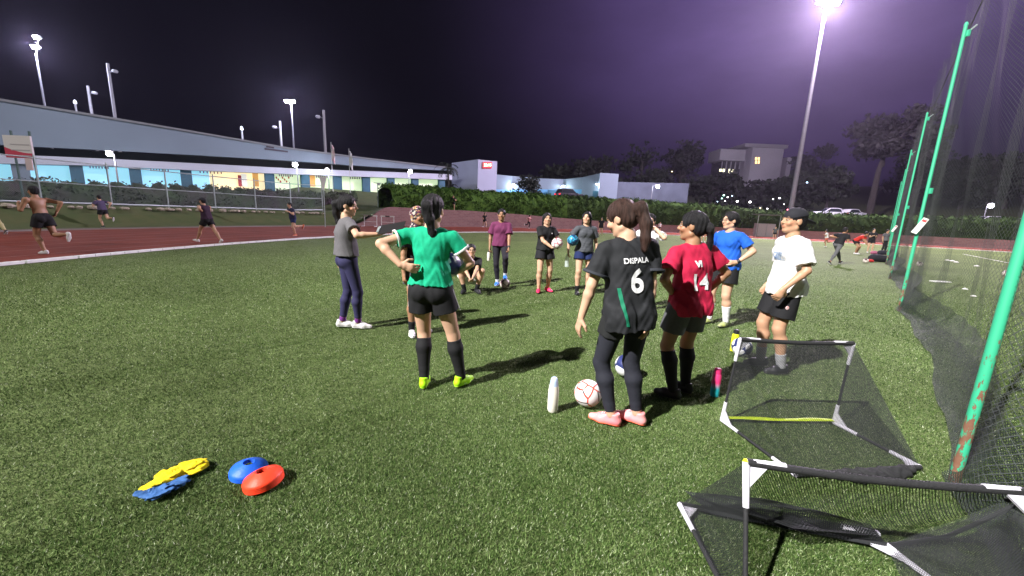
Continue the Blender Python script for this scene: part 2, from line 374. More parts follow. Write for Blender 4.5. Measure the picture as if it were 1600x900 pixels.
def bank_fence():
    P = [p for p in ring(14.5, 60) if p[2] > 144 and p[1] > -8]; pts = [Vector((x, y, terr(14.5, a))) for x, y, a in P]
    # resample every 2.9 m
    out = [pts[0]]; acc = 0
    for a, b in zip(pts, pts[1:]):
        L = (b-a).length; t = 2.9-acc
        while t < L: out.append(a.lerp(b, t/L)); t += 2.9
        acc = (L-(t-2.9))
    r = empty('railing_fence', out[0], label='galvanised pipe and mesh fence on top of the grass bank beside the track', cat='fence')
    for p in out:
        m = MB(); m.tube([p-Vector((0, 0, .1)), p+Vector((0, 0, 2.45))], .04, 8); m.build('post', steel_m, r, True)
    for h, rr in ((.12, .05), (1.15, .022), (2.3, .03)):
        m = MB(); m.tube([p+Vector((0, 0, h)) for p in out], rr, 8); m.build('rail', steel_m, r, True)
    n = len(out)-1
    def PP(u, v):
        x = u*n; i = min(int(x), n-1); q = out[i].lerp(out[i+1], x-i); return q+Vector((0, 0, .12+v*2.18))
    uv_grid('mesh_panel', PP, n*2, 1, n*2.9, 2.2, chain_m, r)
bank_fence()
# --- foliage tools
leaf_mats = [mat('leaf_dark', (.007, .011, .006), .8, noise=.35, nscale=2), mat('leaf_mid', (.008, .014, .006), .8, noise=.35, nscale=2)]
def leaf_cloud(pts, nrm, size, jit=.5):
    """quads at pts with rough orientation"""
    n = len(pts); a = rng.normal(size=(n, 3)); a += nrm*.6; a /= np.linalg.norm(a, axis=1)[:, None]
    b = np.cross(a, rng.normal(size=(n, 3))); b /= np.linalg.norm(b, axis=1)[:, None]; c = np.cross(a, b)
    s = size*(1-jit+2*jit*rng.random((n, 1)))
    V = np.stack([pts-b*s, pts+c*s*.6, pts+b*s, pts-c*s*.6], 1).reshape(-1, 3); return V, np.arange(n*4).reshape(-1, 4)
def hedge(name, a0, a1, off, wd, ztop, label, dens=70, leaf=.11, cat='hedge', m=None):
    """ztop(a) absolute top height"""
    A = np.linspace(a0, a1, max(4, int(abs(a1-a0)*3))); V = []; F = []
    prof = [(-.5, 0), (-.52, .5), (-.42, .88), (-.15, 1), (.2, 1), (.45, .85), (.5, .4), (.5, 0)]
    P0 = []
    for a in A:
        rr = RR+off
        for i, (u, v) in enumerate(prof):
            q = rr+u*wd*-1; q = rr-u*-wd*1 if False else rr+u*wd
            x, y = CX+q*math.cos(R_(a)), CY+q*math.sin(R_(a))
            zb = terr(off, a)-.05; zt = ztop(a)+.16*math.sin(a*5.3+2)+.12*math.sin(a*13.7)
            V.append((x, y, zb+(zt-zb)*v))
    n = len(prof)
    for i in range(len(A)-1):
        for k in range(n-1): F.append((i*n+k, i*n+k+1, (i+1)*n+k+1, (i+1)*n+k))
    Vn = np.array(V); Fn = np.array(F)
    area = .5*(np.linalg.norm(np.cross(Vn[Fn[:, 1]]-Vn[Fn[:, 0]], Vn[Fn[:, 3]]-Vn[Fn[:, 0]]), axis=1)*2)
    N = int(area.sum()*dens); f = rng.choice(len(Fn), N, p=area/area.sum()); s, t = rng.random((N, 1)), rng.random((N, 1))
    q = Fn[f]; pts = (Vn[q[:, 0]]*(1-s)+Vn[q[:, 1]]*s)*(1-t)+(Vn[q[:, 3]]*(1-s)+Vn[q[:, 2]]*s)*t
    nn = np.cross(Vn[q[:, 1]]-Vn[q[:, 0]], Vn[q[:, 3]]-Vn[q[:, 0]]); nn /= np.linalg.norm(nn, axis=1)[:, None]+1e-9
    lump = np.sin(pts[:, :1]*1.9+np.sin(pts[:, 2:]*2.1)*1.4)*np.sin(pts[:, 1:2]*1.3+pts[:, 2:]*2.4)
    pts = pts-nn*(lump*.16+rng.normal(size=(N, 1))*.09)
    LV, LF = leaf_cloud(pts, -nn, leaf)
    tri = [tuple(x) for x in F]
    allV = np.concatenate([Vn, LV]); allF = np.concatenate([Fn, LF+len(Vn)])
    o = np_mesh(name, allV, allF, m or leaf_mats[1], smooth=False); tag(o, label, cat)
    return o
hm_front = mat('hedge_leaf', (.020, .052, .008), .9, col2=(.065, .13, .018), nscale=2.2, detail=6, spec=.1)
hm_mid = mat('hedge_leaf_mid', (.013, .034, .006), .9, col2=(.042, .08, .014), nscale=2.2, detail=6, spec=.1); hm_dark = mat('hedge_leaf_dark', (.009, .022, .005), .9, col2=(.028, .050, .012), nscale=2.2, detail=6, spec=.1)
def ht(a):   # top of the main hedge by arc angle
    return float(np.interp(a, [20, 55, 75, 82, 100, 112, 130, 138, 146], [3.5, 3.4, 3.5, 4.0, 4.4, 4.3, 4.1, 4.05, 3.6]))
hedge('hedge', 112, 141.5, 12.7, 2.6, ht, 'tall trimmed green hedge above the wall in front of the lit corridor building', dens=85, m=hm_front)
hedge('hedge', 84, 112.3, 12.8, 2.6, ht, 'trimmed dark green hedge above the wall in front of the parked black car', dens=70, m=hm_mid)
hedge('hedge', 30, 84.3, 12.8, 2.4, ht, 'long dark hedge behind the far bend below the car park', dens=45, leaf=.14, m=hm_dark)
hm_p = mat('purple_shrub_leaf', (.05, .035, .045), .9, col2=(.04, .085, .025), nscale=.6)
hedge('hedge', 141, 180, 19.5, 1.6, lambda a: 1.75+.035*(180-a), 'low dark hedge between the mesh fence and the long building', dens=60, leaf=.1, m=hm_p)
# --- trees
bark_m = mat('bark', (.03, .026, .024), .9, noise=.3, nscale=6, bump=.5, bscale=18)
def tree(x, y, h, w, label, leaf=.2, n=2600, trunkh=.35, seed=1, m=None, cat='tree', lean=0, z=None, blobs=11, name='tree', flat=.7, tr=.03, group=None):
    rs = np.random.default_rng(seed); z0 = terr_at(x, y)-.1 if z is None else z
    r = empty(name, (x, y, z0), label=label, cat=cat, group=group)
    m_ = MB(); th = h*trunkh; top = Vector((x+lean*h, y, z0+h*.8))
    b0 = Vector((x, y, z0)); mid = b0.lerp(top, .5)+Vector((rs.normal()*.02*h, 0, 0))
    m_.tube([b0, b0.lerp(mid, .5), mid, top], [h*tr*1.2, h*tr, h*tr*.75, h*tr*.2], 8)
    cs = []
    for k in range(blobs):
        a = rs.random()*6.28; q = w*.5*(.25+.7*rs.random()); zz = th+(h-th)*(.15+.75*rs.random())
        fall = math.sqrt(max(.1, 1-((zz-th)/(h-th)-.45)**2*2.2))
        c = Vector((x+lean*zz+math.cos(a)*q*fall, y+math.sin(a)*q*fall, z0+zz)); cs.append((c, w*(.16+.14*rs.random())))
        st = b0.lerp(top, min(.9, .35+.5*rs.random())); m_.tube([st, st.lerp(c, .6)+Vector((0, 0, h*.02)), c], [h*tr*.4, h*tr*.25, h*tr*.08], 5, False)
    m_.build('trunk', bark_m, r, True)
    P = []; N = []
    per = n//len(cs)
    for c, rad in cs:
        d = rs.normal(size=(per, 3)); d /= np.linalg.norm(d, axis=1)[:, None]; q = rad*(rs.random((per, 1))**.33)*(1+.25*np.sin(d[:, :1]*5+d[:, 2:]*7))
        P.append(np.array(c)+d*q*np.array([1, 1, flat])); N.append(d)
    V, F = leaf_cloud(np.concatenate(P), np.concatenate(N), leaf)
    o = np_mesh('crown', V, F, m or leaf_mats[seed % 2], None, False); o.parent = r; o.matrix_parent_inverse = world_of(r).inverted()
    return r
# ================================================================ BUILDINGS
wall_blue = mat('pale_blue_render', (.165, .21, .27), .8, noise=.07, nscale=.25, bump=.15, bscale=6)
wall_white = mat('white_soffit', (.44, .46, .56), .8, noise=.06, nscale=.5)
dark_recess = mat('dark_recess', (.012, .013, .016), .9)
pier_m = mat('blue_pier', (.035, .11, .17), .7, noise=.15, nscale=1)
bay_cyan = mat('self_lit_cyan_wall', (.32, .56, .68), .7, emit=(.26, .60, .76), estr=1.0, noise=.08, nscale=.4)  # bay walls and doorway glow in place of the corridor lights
bay_lime = mat('self_lit_cream_wall', (.62, .68, .50), .7, emit=(.56, .72, .44), estr=.8, noise=.08, nscale=.4)
bay_warm = mat('self_lit_doorway', (.7, .6, .4), .7, emit=(1.0, .80, .45), estr=.9)
A0 = Vector((-43.7, 32.8, 0)); ED = Vector((1, 1, 0)).normalized(); EN = Vector((1, -1, 0)).normalized()
def fpt(px, py, back=0.0):         # point on the façade plane (set back by metres) seen at a pixel
    d = ray(px, py); o = A0 - EN*back; c = Vector((0, 0, CH)); t = ((o-c).dot(EN))/d.dot(EN); return c + d*t
TX = [-140, -60, 0, 75, 150, 225, 300, 375, 450, 515, 580, 640, 705]
def tab(xs, ys): return lambda x: float(np.interp(x, xs, ys))
topy = tab([-140, 0, 150, 300, 450, 580, 705], [131, 155, 180, 205, 231, 248, 262])
fby = tab([-140, 0, 150, 300, 450, 600, 705], [214, 226, 233.5, 242, 251, 262, 266.5])
dby = tab([-140, 0, 150, 300, 450, 600, 705], [228, 241, 247.5, 255, 263, 268.5, 272.5])
wby = tab([-140, 0, 150, 300, 450, 600, 705], [243, 255.5, 259, 266, 272, 277.5, 281])
main_b = empty('corridor_building', A0, label='long low pale blue building with dark band and lit bays behind the track', cat='building')
def fband(name, ya, yb, back0, mt, thick=.35):
    V = []; F = []
    for x in TX:
        a = fpt(x, ya(x)); b = fpt(x, yb(x)); b = Vector((a.x, a.y, b.z))
        o = -EN*back0
        V += [a+o, b+o, b+o-EN*thick, a+o-EN*thick]
    for i in range(len(TX)-1):
        for k in range(4): F.append((i*4+k, i*4+(k+1) % 4, (i+1)*4+(k+1) % 4, (i+1)*4+k))
    F += [(0, 1, 2, 3), tuple(len(V)-4+k for k in (3, 2, 1, 0))]
    m = MB(); m.add(V, F); return m.build(name, mt, main_b)
fband('fascia', topy, fby, 0, wall_blue, .4)
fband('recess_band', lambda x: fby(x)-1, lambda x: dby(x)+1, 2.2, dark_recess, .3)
fband('white_band', dby, wby, -.25, wall_white, 1.6)
# roof, sloping up slightly to the back
V = []; F = []
for x in TX:
    a = fpt(x, topy(x)); V += [a+Vector((0, 0, .05))+EN*.15, a-EN*16+Vector((0, 0, -.8)), a-EN*16+Vector((0, 0, -1.2)), a+EN*.15+Vector((0, 0, -.15))]
for i in range(len(TX)-1):
    for k in range(4): F.append((i*4+k, i*4+(k+1) % 4, (i+1)*4+(k+1) % 4, (i+1)*4+k))
m = MB(); m.add(V, F); m.build('roof', mat('grey_roof', (.16, .17, .19), .8), main_b)
# sign strokes on fascia: three short dark lines of raised lettering
sl = mat('dark_lettering', (.06, .05, .07), .7)
for (x0, y0, x1, y1) in ((416.5, 225.5, 428.5, 227.5), (416, 229, 428, 231), (413.5, 232.6, 449.5, 237)):
    m = MB(); a = fpt(x0, y0)+EN*.06; b = fpt(x1, y1)+EN*.06; m.bar(a, b, .1, .17); m.build('lettering', sl, main_b)
# bays and piers
PX = [-130, -50, 30, 118, 210, 290, 358, 421, 477, 528, 573, 612, 650, 692]
def vwall(name, x0, x1, mt, back, thick, grow=0, ytop=None):
    a = fpt(x0, 260); b = fpt(x1, 260); zt0 = fpt(x0, (ytop or wby)(x0)-1.5).z; zt1 = fpt(x1, (ytop or wby)(x1)-1.5).z
    o = -EN*back; lo = .6
    V = [Vector((a.x, a.y, lo))+o, Vector((b.x, b.y, lo))+o, Vector((b.x, b.y, zt1))+o, Vector((a.x, a.y, zt0))+o]; V += [v-EN*thick for v in V]
    m = MB(); m.add(V, [(0, 1, 2, 3), (7, 6, 5, 4), (0, 4, 5, 1), (1, 5, 6, 2), (2, 6, 7, 3), (3, 7, 4, 0)]); return m.build(name, mt, main_b)
for i, x in enumerate(PX):
    w = float(np.interp(x, [0, 118, 300, 500, 700], [30, 21, 17, 13, 9]))
    if x == 358: continue
    vwall('pier', x-w/2, x+w/2, wall_blue if x == 30 else pier_m, .15, .5)
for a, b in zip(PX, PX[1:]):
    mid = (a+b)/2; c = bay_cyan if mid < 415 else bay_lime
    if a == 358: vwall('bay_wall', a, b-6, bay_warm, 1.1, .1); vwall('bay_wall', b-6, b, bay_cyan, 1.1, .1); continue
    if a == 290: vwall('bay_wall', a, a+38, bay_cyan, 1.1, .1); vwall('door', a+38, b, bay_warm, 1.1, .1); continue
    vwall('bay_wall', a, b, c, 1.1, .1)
# small things in the bays: doors, posters, bunting
mred = mat('red_poster', (.5, .05, .07), .6); mor = mat('glowing_orange_door', (.6, .32, .08), .6, emit=(1, .5, .12), estr=.35); mwh = mat('glowing_white_panel', (.75, .75, .72), .6, emit=(.9, .9, .85), estr=.4)  # door and white panel glow to stand in for corridor light
def panel(px0, px1, py0, py1, mt, name='poster', back=.95):
    a = fpt(px0, py1, back); b = fpt(px1, py0, back); m = MB(); V = [a, Vector((b.x, b.y, a.z)), b, Vector((a.x, a.y, b.z))]; V += [v-EN*.08 for v in V]
    m.add(V, [(0, 1, 2, 3), (7, 6, 5, 4), (0, 4, 5, 1), (1, 5, 6, 2), (2, 6, 7, 3), (3, 7, 4, 0)]); m.build(name, mt, main_b)
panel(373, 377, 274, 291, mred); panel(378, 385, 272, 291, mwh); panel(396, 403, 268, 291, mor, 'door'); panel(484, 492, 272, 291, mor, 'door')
for k in range(7): panel(431+k*3.2, 433+k*3.2, 276+(k % 3)*3, 279+(k % 3)*3, mred)
bunt = mat('bunting', (.2, .1, .2), .8)
for x0, x1 in ((312, 345), (140, 168), (436, 456), (494, 512), (547, 568), (235, 262)):
    for k in range(7):
        x = x0+(x1-x0)*k/6; panel(x, x+1.6, wby(x)+1, wby(x)+4, bunt, 'bunting_flag', .4)
# --- block tower
block_m = mat('pale_lilac_render', (.34, .36, .48), .8, noise=.06, nscale=.3)
def blockify(obj, name, cpx, lpx, rpx, topy_, Y, dl, dr, mt, zb=2.0, topl=None):
    """corner at pixel column cpx, distance Y; walls run to columns lpx and rpx"""
    c = AT(cpx, topy_, Y); l = AT(lpx, topy_, Y+dl); r = AT(rpx, topy_, Y+dr); zt = c.z
    d = (l-c)+(r-c); b = c+d
    P = [c, r, b, l]; m = MB(); V = [Vector((p.x, p.y, zb)) for p in P]+[Vector((p.x, p.y, zt)) for p in P]
    m.add(V, [(0, 1, 5, 4), (1, 2, 6, 5), (2, 3, 7, 6), (3, 0, 4, 7), (4, 5, 6, 7)]); m.build(name, mt, obj); return c, l, r, zt
tb = empty('block_tower', AT(747, 300, 66), label='pale lilac square block with a small red display beside the long building', cat='building')
c, l, r_, zt = blockify(tb, 'wall', 747, 706, 777, 249, 66, 6, 1.5, block_m)
m = MB(); m.box(((c+l+r_)/3).to_tuple()[:2]+(zt+.1,), (.1, .1, .1)); 
dv = (r_-c).normalized(); dn = Vector((dv.y, -dv.x, 0)); dn = dn if dn.dot(c) < 0 else -dn
Mx = Matrix((dv, -dn, Vector((0, 0, 1)))).transposed()
pc = AT(763, 259.5, 66.5)
t = (pc-c).dot(dv); pc = Vector((c.x, c.y, 0))+dv*t+Vector((0, 0, pc.z))+dn*.12
m = MB(); m.box(pc, (1.55, .2, .95), Mx); dsp = m.build('clock_display', mat('display_case', (.25, .02, .03), .5, emit=(1, .04, .06), estr=1.1), tb)
def text_obj(s, size, mt, M, parent=None, name='digits', extrude=.004, bold=0, font_scale_x=1.0):
    cu = bpy.data.curves.new(name, 'FONT'); cu.body = s; cu.size = size; cu.align_x = 'CENTER'; cu.align_y = 'CENTER'; cu.extrude = extrude; cu.offset = bold
    tmp = bpy.data.objects.new(name, cu); COL.objects.link(tmp); bpy.context.view_layer.update()
    me = bpy.data.meshes.new_from_object(tmp.evaluated_get(bpy.context.evaluated_depsgraph_get())); bpy.data.objects.remove(tmp)
    if font_scale_x != 1: me.transform(Matrix.Diagonal((font_scale_x, 1, 1, 1)))
    me.transform(M); me.materials.clear(); me.materials.append(mt)
    o = bpy.data.objects.new(name, me); COL.objects.link(o)
    if parent: o.parent = parent; o.matrix_parent_inverse = world_of(parent).inverted()
    return o
TM = Matrix.Translation(pc+dn*.115) @ Matrix((dv, Vector((0, 0, 1)), dn)).transposed().to_4x4()
text_obj('20:15', .62, mat('led_digits', (1, .6, .3), .5, emit=(1, .62, .35), estr=6), TM, dsp, bold=.012)
# --- curved low wing right of the tower
wing = empty('curved_wing', AT(850, 300, 74), label='low curved pale blue wing with wall lamps behind the parked black car', cat='building')
wx = [775, 800, 840, 880, 910, 936]; wt = [272.5, 275, 278.5, 280, 277, 271]; wY = [71, 73, 75, 75, 73, 70]
V = []; F = []
for x, y, Y in zip(wx, wt, wY):
    a = AT(x, y, Y); V += [(a.x, a.y, 2), (a.x, a.y, a.z), (a.x*1.08, a.y*1.08, a.z), (a.x*1.08, a.y*1.08, 2)]
for i in range(len(wx)-1):
    for k in range(3): F.append((i*4+k, i*4+k+1, (i+1)*4+k+1, (i+1)*4+k))
m = MB(); m.add(V, F); m.build('wall', wall_blue, wing)
V = []; F = []
for x, y, Y in zip(wx, wt, wY):
    a = AT(x, 296, Y-.12); b = AT(x, 330, Y-.12); V += [(a.x, a.y, a.z), (b.x, b.y, 2)]
for i in range(len(wx)-1): F.append((i*2, i*2+1, i*2+3, i*2+2))
m = MB(); m.add(V, F); m.build('lower_wall_band', mat('bright_blue_paint', (.10, .30, .52), .6), wing)
m = MB(); a = AT(865, 297, 74.4); m.box((a.x, a.y, a.z-1.6), (2.2, .3, 3.2)); m.build('door', pier_m, wing)
eb = empty('end_block', AT(952, 300, 68), label='plain pale blue square block closing the right end of the curved wing', cat='building')
blockify(eb, 'wall', 938, 932, 967, 270, 68, 6, .5, wall_blue)
m = MB(); a = AT(930, 303, 69); m.box((a.x, a.y, a.z-1.0), (.9, .3, 3.0)); m.build('door', pier_m, eb)
bw = empty('boundary_wall', AT(1020, 300, 84), label='long dim grey wall with dark lower part right of the end block', cat='wall')
a = AT(960, 284, 84); b = AT(1077, 286.5, 86)
m = MB(); V = [(a.x, a.y, 2), (b.x, b.y, 2), (b.x, b.y, b.z), (a.x, a.y, a.z)]; V += [(x, y+.4, z) for x, y, z in V]
m.add(V, [(0, 1, 2, 3), (7, 6, 5, 4), (1, 5, 6, 2), (2, 6, 7, 3), (3, 7, 4, 0)]); m.build('wall_panel', mat('dim_grey_wall', (.07, .085, .115), .9, noise=.2, nscale=.4), bw)
# --- hillside flats far behind
fl = empty('hillside_flats', AT(1180, 260, 170), label='far pale flats on the dark hill with a few lit yellow windows', cat='building')
fm = mat('flats_render', (.42, .40, .46), .85, noise=.12, nscale=.1); fy = 170
def fbox(x0, x1, y0, y1, Y, mt, name, dep=10):
    a = AT(x0, y1, Y); b = AT(x1, y0, Y); m = MB(); m.box(((a.x+b.x)/2, Y+dep/2, (a.z+b.z)/2), (b.x-a.x, dep, b.z-a.z)); return m.build(name, mt, fl)
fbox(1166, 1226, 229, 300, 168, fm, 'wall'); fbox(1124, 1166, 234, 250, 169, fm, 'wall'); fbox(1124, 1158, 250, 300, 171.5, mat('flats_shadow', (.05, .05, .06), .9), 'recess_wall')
fbox(1222, 1238, 246, 300, 174, fm, 'side_wall', 8); fbox(1164, 1232, 226.5, 229, 167, mat('flats_roof', (.3, .29, .32), .8), 'roof', 13)
wy = mat('lit_window_warm', (.8, .6, .3), .5, emit=(1, .55, .18), estr=3.2); ww = mat('lit_window_pale', (.8, .8, .6), .5, emit=(1, .95, .62), estr=1.8)
for x0, x1, y0, y1, mt, Y in ((1180, 1183, 246, 249.5, wy, 167.9), (1184.2, 1187, 246, 249.5, wy, 167.9), (1180, 1183, 251, 255.5, wy, 167.9), (1184.2, 1187, 251, 255.5, wy, 167.9), (1124, 1128, 264, 268, ww, 171.3), (1129, 1133, 264, 268.5, ww, 171.3), (1138, 1141, 264, 271, ww, 171.3), (1142.5, 1147, 265, 268.5, ww, 171.3)):
    fbox(x0, x1, y0, y1, Y, mt, 'lit_window', .12)
for x in range(1128, 1164, 7): fbox(x, x+1.2, 249, 264, 170.5, fm, 'column', .5)
# --- dark wooded hill & trees (right half)
for i, (px, base, top, wpx, Y, sd) in enumerate([(870, 300, 262, 60, 125, 3), (930, 300, 252, 80, 120, 4), (1000, 300, 236, 90, 118, 5), (1060, 300, 232, 80, 122, 6), (1110, 320, 276, 70, 112, 7), (1160, 320, 288, 70, 108, 8), (1215, 320, 286, 70, 106, 9), (1262, 320, 232, 60, 126, 10), (1440, 320, 250, 90, 112, 12), (1500, 320, 262, 90, 104, 13), (1570, 320, 250, 110, 100, 14), (1650, 320, 240, 110, 98, 15)]):
    g = AT(px, base, Y); tp = AT(px, top, Y); w = wpx/600*Y; z0 = terr_at(g.x, g.y)
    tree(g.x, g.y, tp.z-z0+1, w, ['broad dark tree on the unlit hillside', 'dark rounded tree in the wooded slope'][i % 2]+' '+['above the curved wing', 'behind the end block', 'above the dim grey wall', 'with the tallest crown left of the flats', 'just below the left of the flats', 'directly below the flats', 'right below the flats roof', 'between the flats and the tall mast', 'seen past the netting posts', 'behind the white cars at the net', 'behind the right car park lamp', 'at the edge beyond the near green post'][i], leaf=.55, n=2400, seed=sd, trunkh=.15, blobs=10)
# the tall pale-trunked tree
g = AT(1358, 335, 92); tp = AT(1378, 150, 92)
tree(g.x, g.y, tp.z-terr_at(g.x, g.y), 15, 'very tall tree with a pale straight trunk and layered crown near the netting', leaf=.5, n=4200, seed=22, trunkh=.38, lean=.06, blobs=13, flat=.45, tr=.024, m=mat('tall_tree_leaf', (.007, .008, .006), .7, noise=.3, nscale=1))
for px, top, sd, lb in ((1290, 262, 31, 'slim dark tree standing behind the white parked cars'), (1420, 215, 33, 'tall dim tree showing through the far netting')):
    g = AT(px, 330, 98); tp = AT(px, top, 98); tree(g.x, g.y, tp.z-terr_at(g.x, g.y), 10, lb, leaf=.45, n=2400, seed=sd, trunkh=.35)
# bush by the curved wing
g = AT(825, 312, 66); tree(g.x, g.y, AT(825, 280, 66).z-terr_at(g.x, g.y)+.3, 5.2, 'round dark bush against the curved blue wing', leaf=.14, n=5200, seed=41, trunkh=.05, cat='bush', name='bush', blobs=16, flat=.85)
# palm-like plant by the tower, and small agave-like plant
def palm(px, ytop, Y, label, n=13, L=2.3, dx=0):
    g = AT(px, 300, Y); z0 = terr_at(g.x, g.y)-.1; tp = AT(px, ytop, Y); r = empty('palm', (g.x, g.y, z0), label=label, cat='palm')
    m = MB(); m.tube([(g.x, g.y, z0), (g.x+.1, g.y, (z0+tp.z)/2), (tp.x, tp.y, tp.z)], [.16, .12, .1], 8); m.build('trunk', bark_m, r, True)
    rs = random.Random(int(px)); m = MB()
    for k in range(n):
        a = k*2.4; up = rs.uniform(-.1, 1.1); d = Vector((math.cos(a), math.sin(a), 0)); p = Vector(tp); pts = [p]
        for j in range(6): v = (d*math.cos(up)+Vector((0, 0, math.sin(up)))).normalized(); p = p+v*L/6; pts.append(p); up -= .32
        for a_, b_, j in zip(pts, pts[1:], range(6)):
            for sgn in (-1, 1):
                s = d.cross(Vector((0, 0, 1)))*sgn
                for q in (0, .5):
                    c0 = a_.lerp(b_, q); l = .5*(1-abs(j/6-.4)); m.add([c0, c0+s*l+Vector((0, 0, -.15))+(b_-a_)*.3, a_.lerp(b_, q+.45)], [(0, 1, 2)])
    m.build('fronds', leaf_mats[0], r)
palm(700, 262, 58, 'dark palm in front of the left edge of the block tower', 12, 2.4)
palm(705, 292, 57, 'small spiky plant above the hedge left of the block tower', 8, 1.2)
# ================================================================ LAMPS, MASTS, POLES
pole_m = mat('mast_steel', (.20, .20, .22), .5, metal=.3, noise=.1, nscale=3)
lamp_w = mat('lamp_glow', (1, 1, 1), .5, emit=(1, .97, 1), estr=40)
lamp_v = mat('flood_glow', (1, 1, 1), .5, emit=(1, .86, 1.0), estr=60)
lamp_off = mat('unlit_lamp_head', (.42, .43, .45), .5)
def mast(base, top, r0, r1, label, heads, lit=None, group=None, hs=.55, cat='floodlight mast', name='floodlight_mast'):
    r = empty(name, base, label=label, cat=cat, group=group)
    m = MB(); m.tube([base, base.lerp(top, .5), top], [r0, (r0+r1)/2, r1], 12); m.build('pole', pole_m, r, True)
    for dx, dz, w in heads:
        c = Vector(top)+Vector((dx, -.15, dz)); m = MB(); m.box(c, (w, .35, w*.5), Matrix.Rotation(R_(35), 3, 'X'))
        h = m.build('lamp_head', lamp_off, r, bevel=.02); m = MB(); n = Vector((0, -math.sin(R_(55)), -math.cos(R_(55))))
        if lit: m.box(c+n*0+Vector((0, -.20, -.10)), (w*.95, .14, w*.55), Matrix.Rotation(R_(35), 3, 'X')); m.build('lens', lit, h)
        m = MB(); m.bar(top-Vector((0, 0, .2)), c+Vector((0, .1, 0)), .08); m.build('arm', pole_m, r)
    return r
def gb(p, z=None): return Vector((p.x, p.y, terr_at(p.x, p.y)-.2))
tp_ = TOWER+Vector((0, 0, -.3))
bq = AT(1240, 346, 56.0); base = Vector((tp_.x+0.0, tp_.y, terr_at(tp_.x, tp_.y)-.3))
mast(base, tp_, .34, .16, 'very tall steel mast with glaring floodlights at the upper right', [(-1.0, .4, .9), (0, .5, .9), (1.0, .4, .9), (-.5, 1.1, .9), (.5, 1.1, .9)], lamp_v)
tl = AT(56, 84, 62); mast(gb(tl), tl, .2, .12, 'left lit floodlight mast with two bright heads behind the roof', [(.4, .9, .9), (.9, 2.2, .8)], lamp_v)
tm_ = AT(455, 162, 74); mast(gb(tm_), tm_, .17, .1, 'lit floodlight mast behind the middle of the long roof', [(-.55, .4, .8), (.45, .4, .8)], lamp_v)
def dimmast(px, pb, y0, y1, Y, label, side, w=.5):
    t_ = AT(px, y0, Y); r = empty('unlit_mast', gb(t_), label=label, cat='mast', group='unlit masts behind the roof')
    m = MB(); m.tube([gb(t_), t_], [.24, .2], 10); m.build('pole', mat('pale_mast', (.26, .26, .27), .6), r, True)
    m = MB(); c = t_+Vector((side*1.0, 0, -1.1)); m.tube([t_+Vector((0, 0, -1.3)), c], .09, 8); m.build('bracket', pole_m, r, True)
    m = MB(); m.lathe(c, [(0, -.25), (.3, -.2), (.42, 0), (.3, .2), (0, .25)], 12); m.build('camera_dome', lamp_off, r, True)
dimmast(168, 100, 99, 178, 66, 'tallest unlit pole behind the roof, right of the left floodlight', 1)
dimmast(137, 134, 134, 172, 70, 'short unlit pole with a dome behind the roof at the left', 1)
dimmast(505.5, 172, 172, 232, 70, 'unlit grey pole behind the roof right of the lit middle mast', -1)
dimmast(437, 189, 189, 220, 74, 'short unlit pole with a dome just left of the lit middle mast', -1)
for px, py, Y, lb in ((118, 165, 72, 'small white glowing vent on the roof edge at the left'), (378, 206, 74, 'small white glowing fitting on the roof left of the middle mast')):
    c = AT(px, py, Y); r = empty('roof_fitting', c, label=lb, cat='roof fitting'); m = MB(); m.tube([c-Vector((0, 0, 4)), c+Vector((0, 0, .3))], .14, 8); m.build('stem', lamp_off, r, True)
    m = MB(); m.lathe(c+Vector((0, 0, .3)), [(0, 0), (.25, .05), (.2, .5), (0, .7)], 10); m.build('cap', mat('dim_white_lamp', (1, 1, 1), .5, emit=(.8, .85, 1), estr=1.6), r, True)
def street_lamp(px, py, Y, label, power=260, size=.22, dx=.35, tint=(.86, .92, 1.0)):
    t_ = AT(px, py, Y); b_ = gb(t_)+Vector((dx, 0, 0)); r = empty('street_lamp', b_, label=label, cat='street lamp', group='lit lamps around the field')
    m = MB(); m.tube([b_, Vector((b_.x, b_.y, t_.z-.3)), t_+Vector((dx*.4, 0, .08)), t_], [.07, .055, .045, .04], 8); m.build('pole', pole_m, r, True)
    m = MB(); m.box(t_, (size*1.7, size*1.2, size*.25)); h = m.build('lamp_head', lamp_off, r, bevel=.02)
    m = MB(); m.lathe(t_+Vector((0, 0, -size*.15)), [(0, -size*1.5), (size*.6, -size*1.35), (size*.95, -size*.75), (size*.6, -size*.1), (0, .01)], 14); m.build('lens', lamp_w, h, True)
    lamp_light('street_light', t_+Vector((0, -.5, -.55)), power, tint, .2)
street_lamp(171, 236, 33, 'bright street lamp before the left bays of the long building', 420, .26)
street_lamp(461, 254, 44, 'street lamp in front of the building below the middle mast', 420, .28, .2)
street_lamp(511, 263, 50, 'lamp seen left of the two flagpoles', 260, .24, .15)
street_lamp(641, 265, 54, 'thin street lamp over the hedge before the cream lit bays', 420, .3, -.2)
street_lamp(1028, 289, 70, 'leaning street lamp in front of the dim grey wall', 500, .34, -.9)
street_lamp(1240, 303, 74, 'street lamp at the foot of the tall mast', 400, .38, -.3)
street_lamp(1549, 318, 66, 'street lamp between the cars beyond the netting', 500, .42, -.6)
wl = mat('wall_lamp_case', (.5, .5, .5), .5)
for px, py, Y, lb in ((880, 291, 74.0, 'bright wall lamp above the parked black car'), (933, 288, 69, 'wall lamp at the inner corner of the end block'), (803, 289, 72.5, 'wall lamp half hidden by the round bush')):
    c = AT(px, py, Y); r = empty('wall_lamp', c, label=lb, cat='wall lamp', group='lamps on the curved wing')
    m = MB(); m.box(c+Vector((0, .2, .1)), (.5, .4, .12)); m.build('case', wl, r); m = MB(); m.box(c, (.42, .3, .1)); m.build('lens', lamp_w, r)
    lamp_light('wall_light', c+Vector((0, -.35, -.25)), 300, (.8, .95, 1.0), .15)
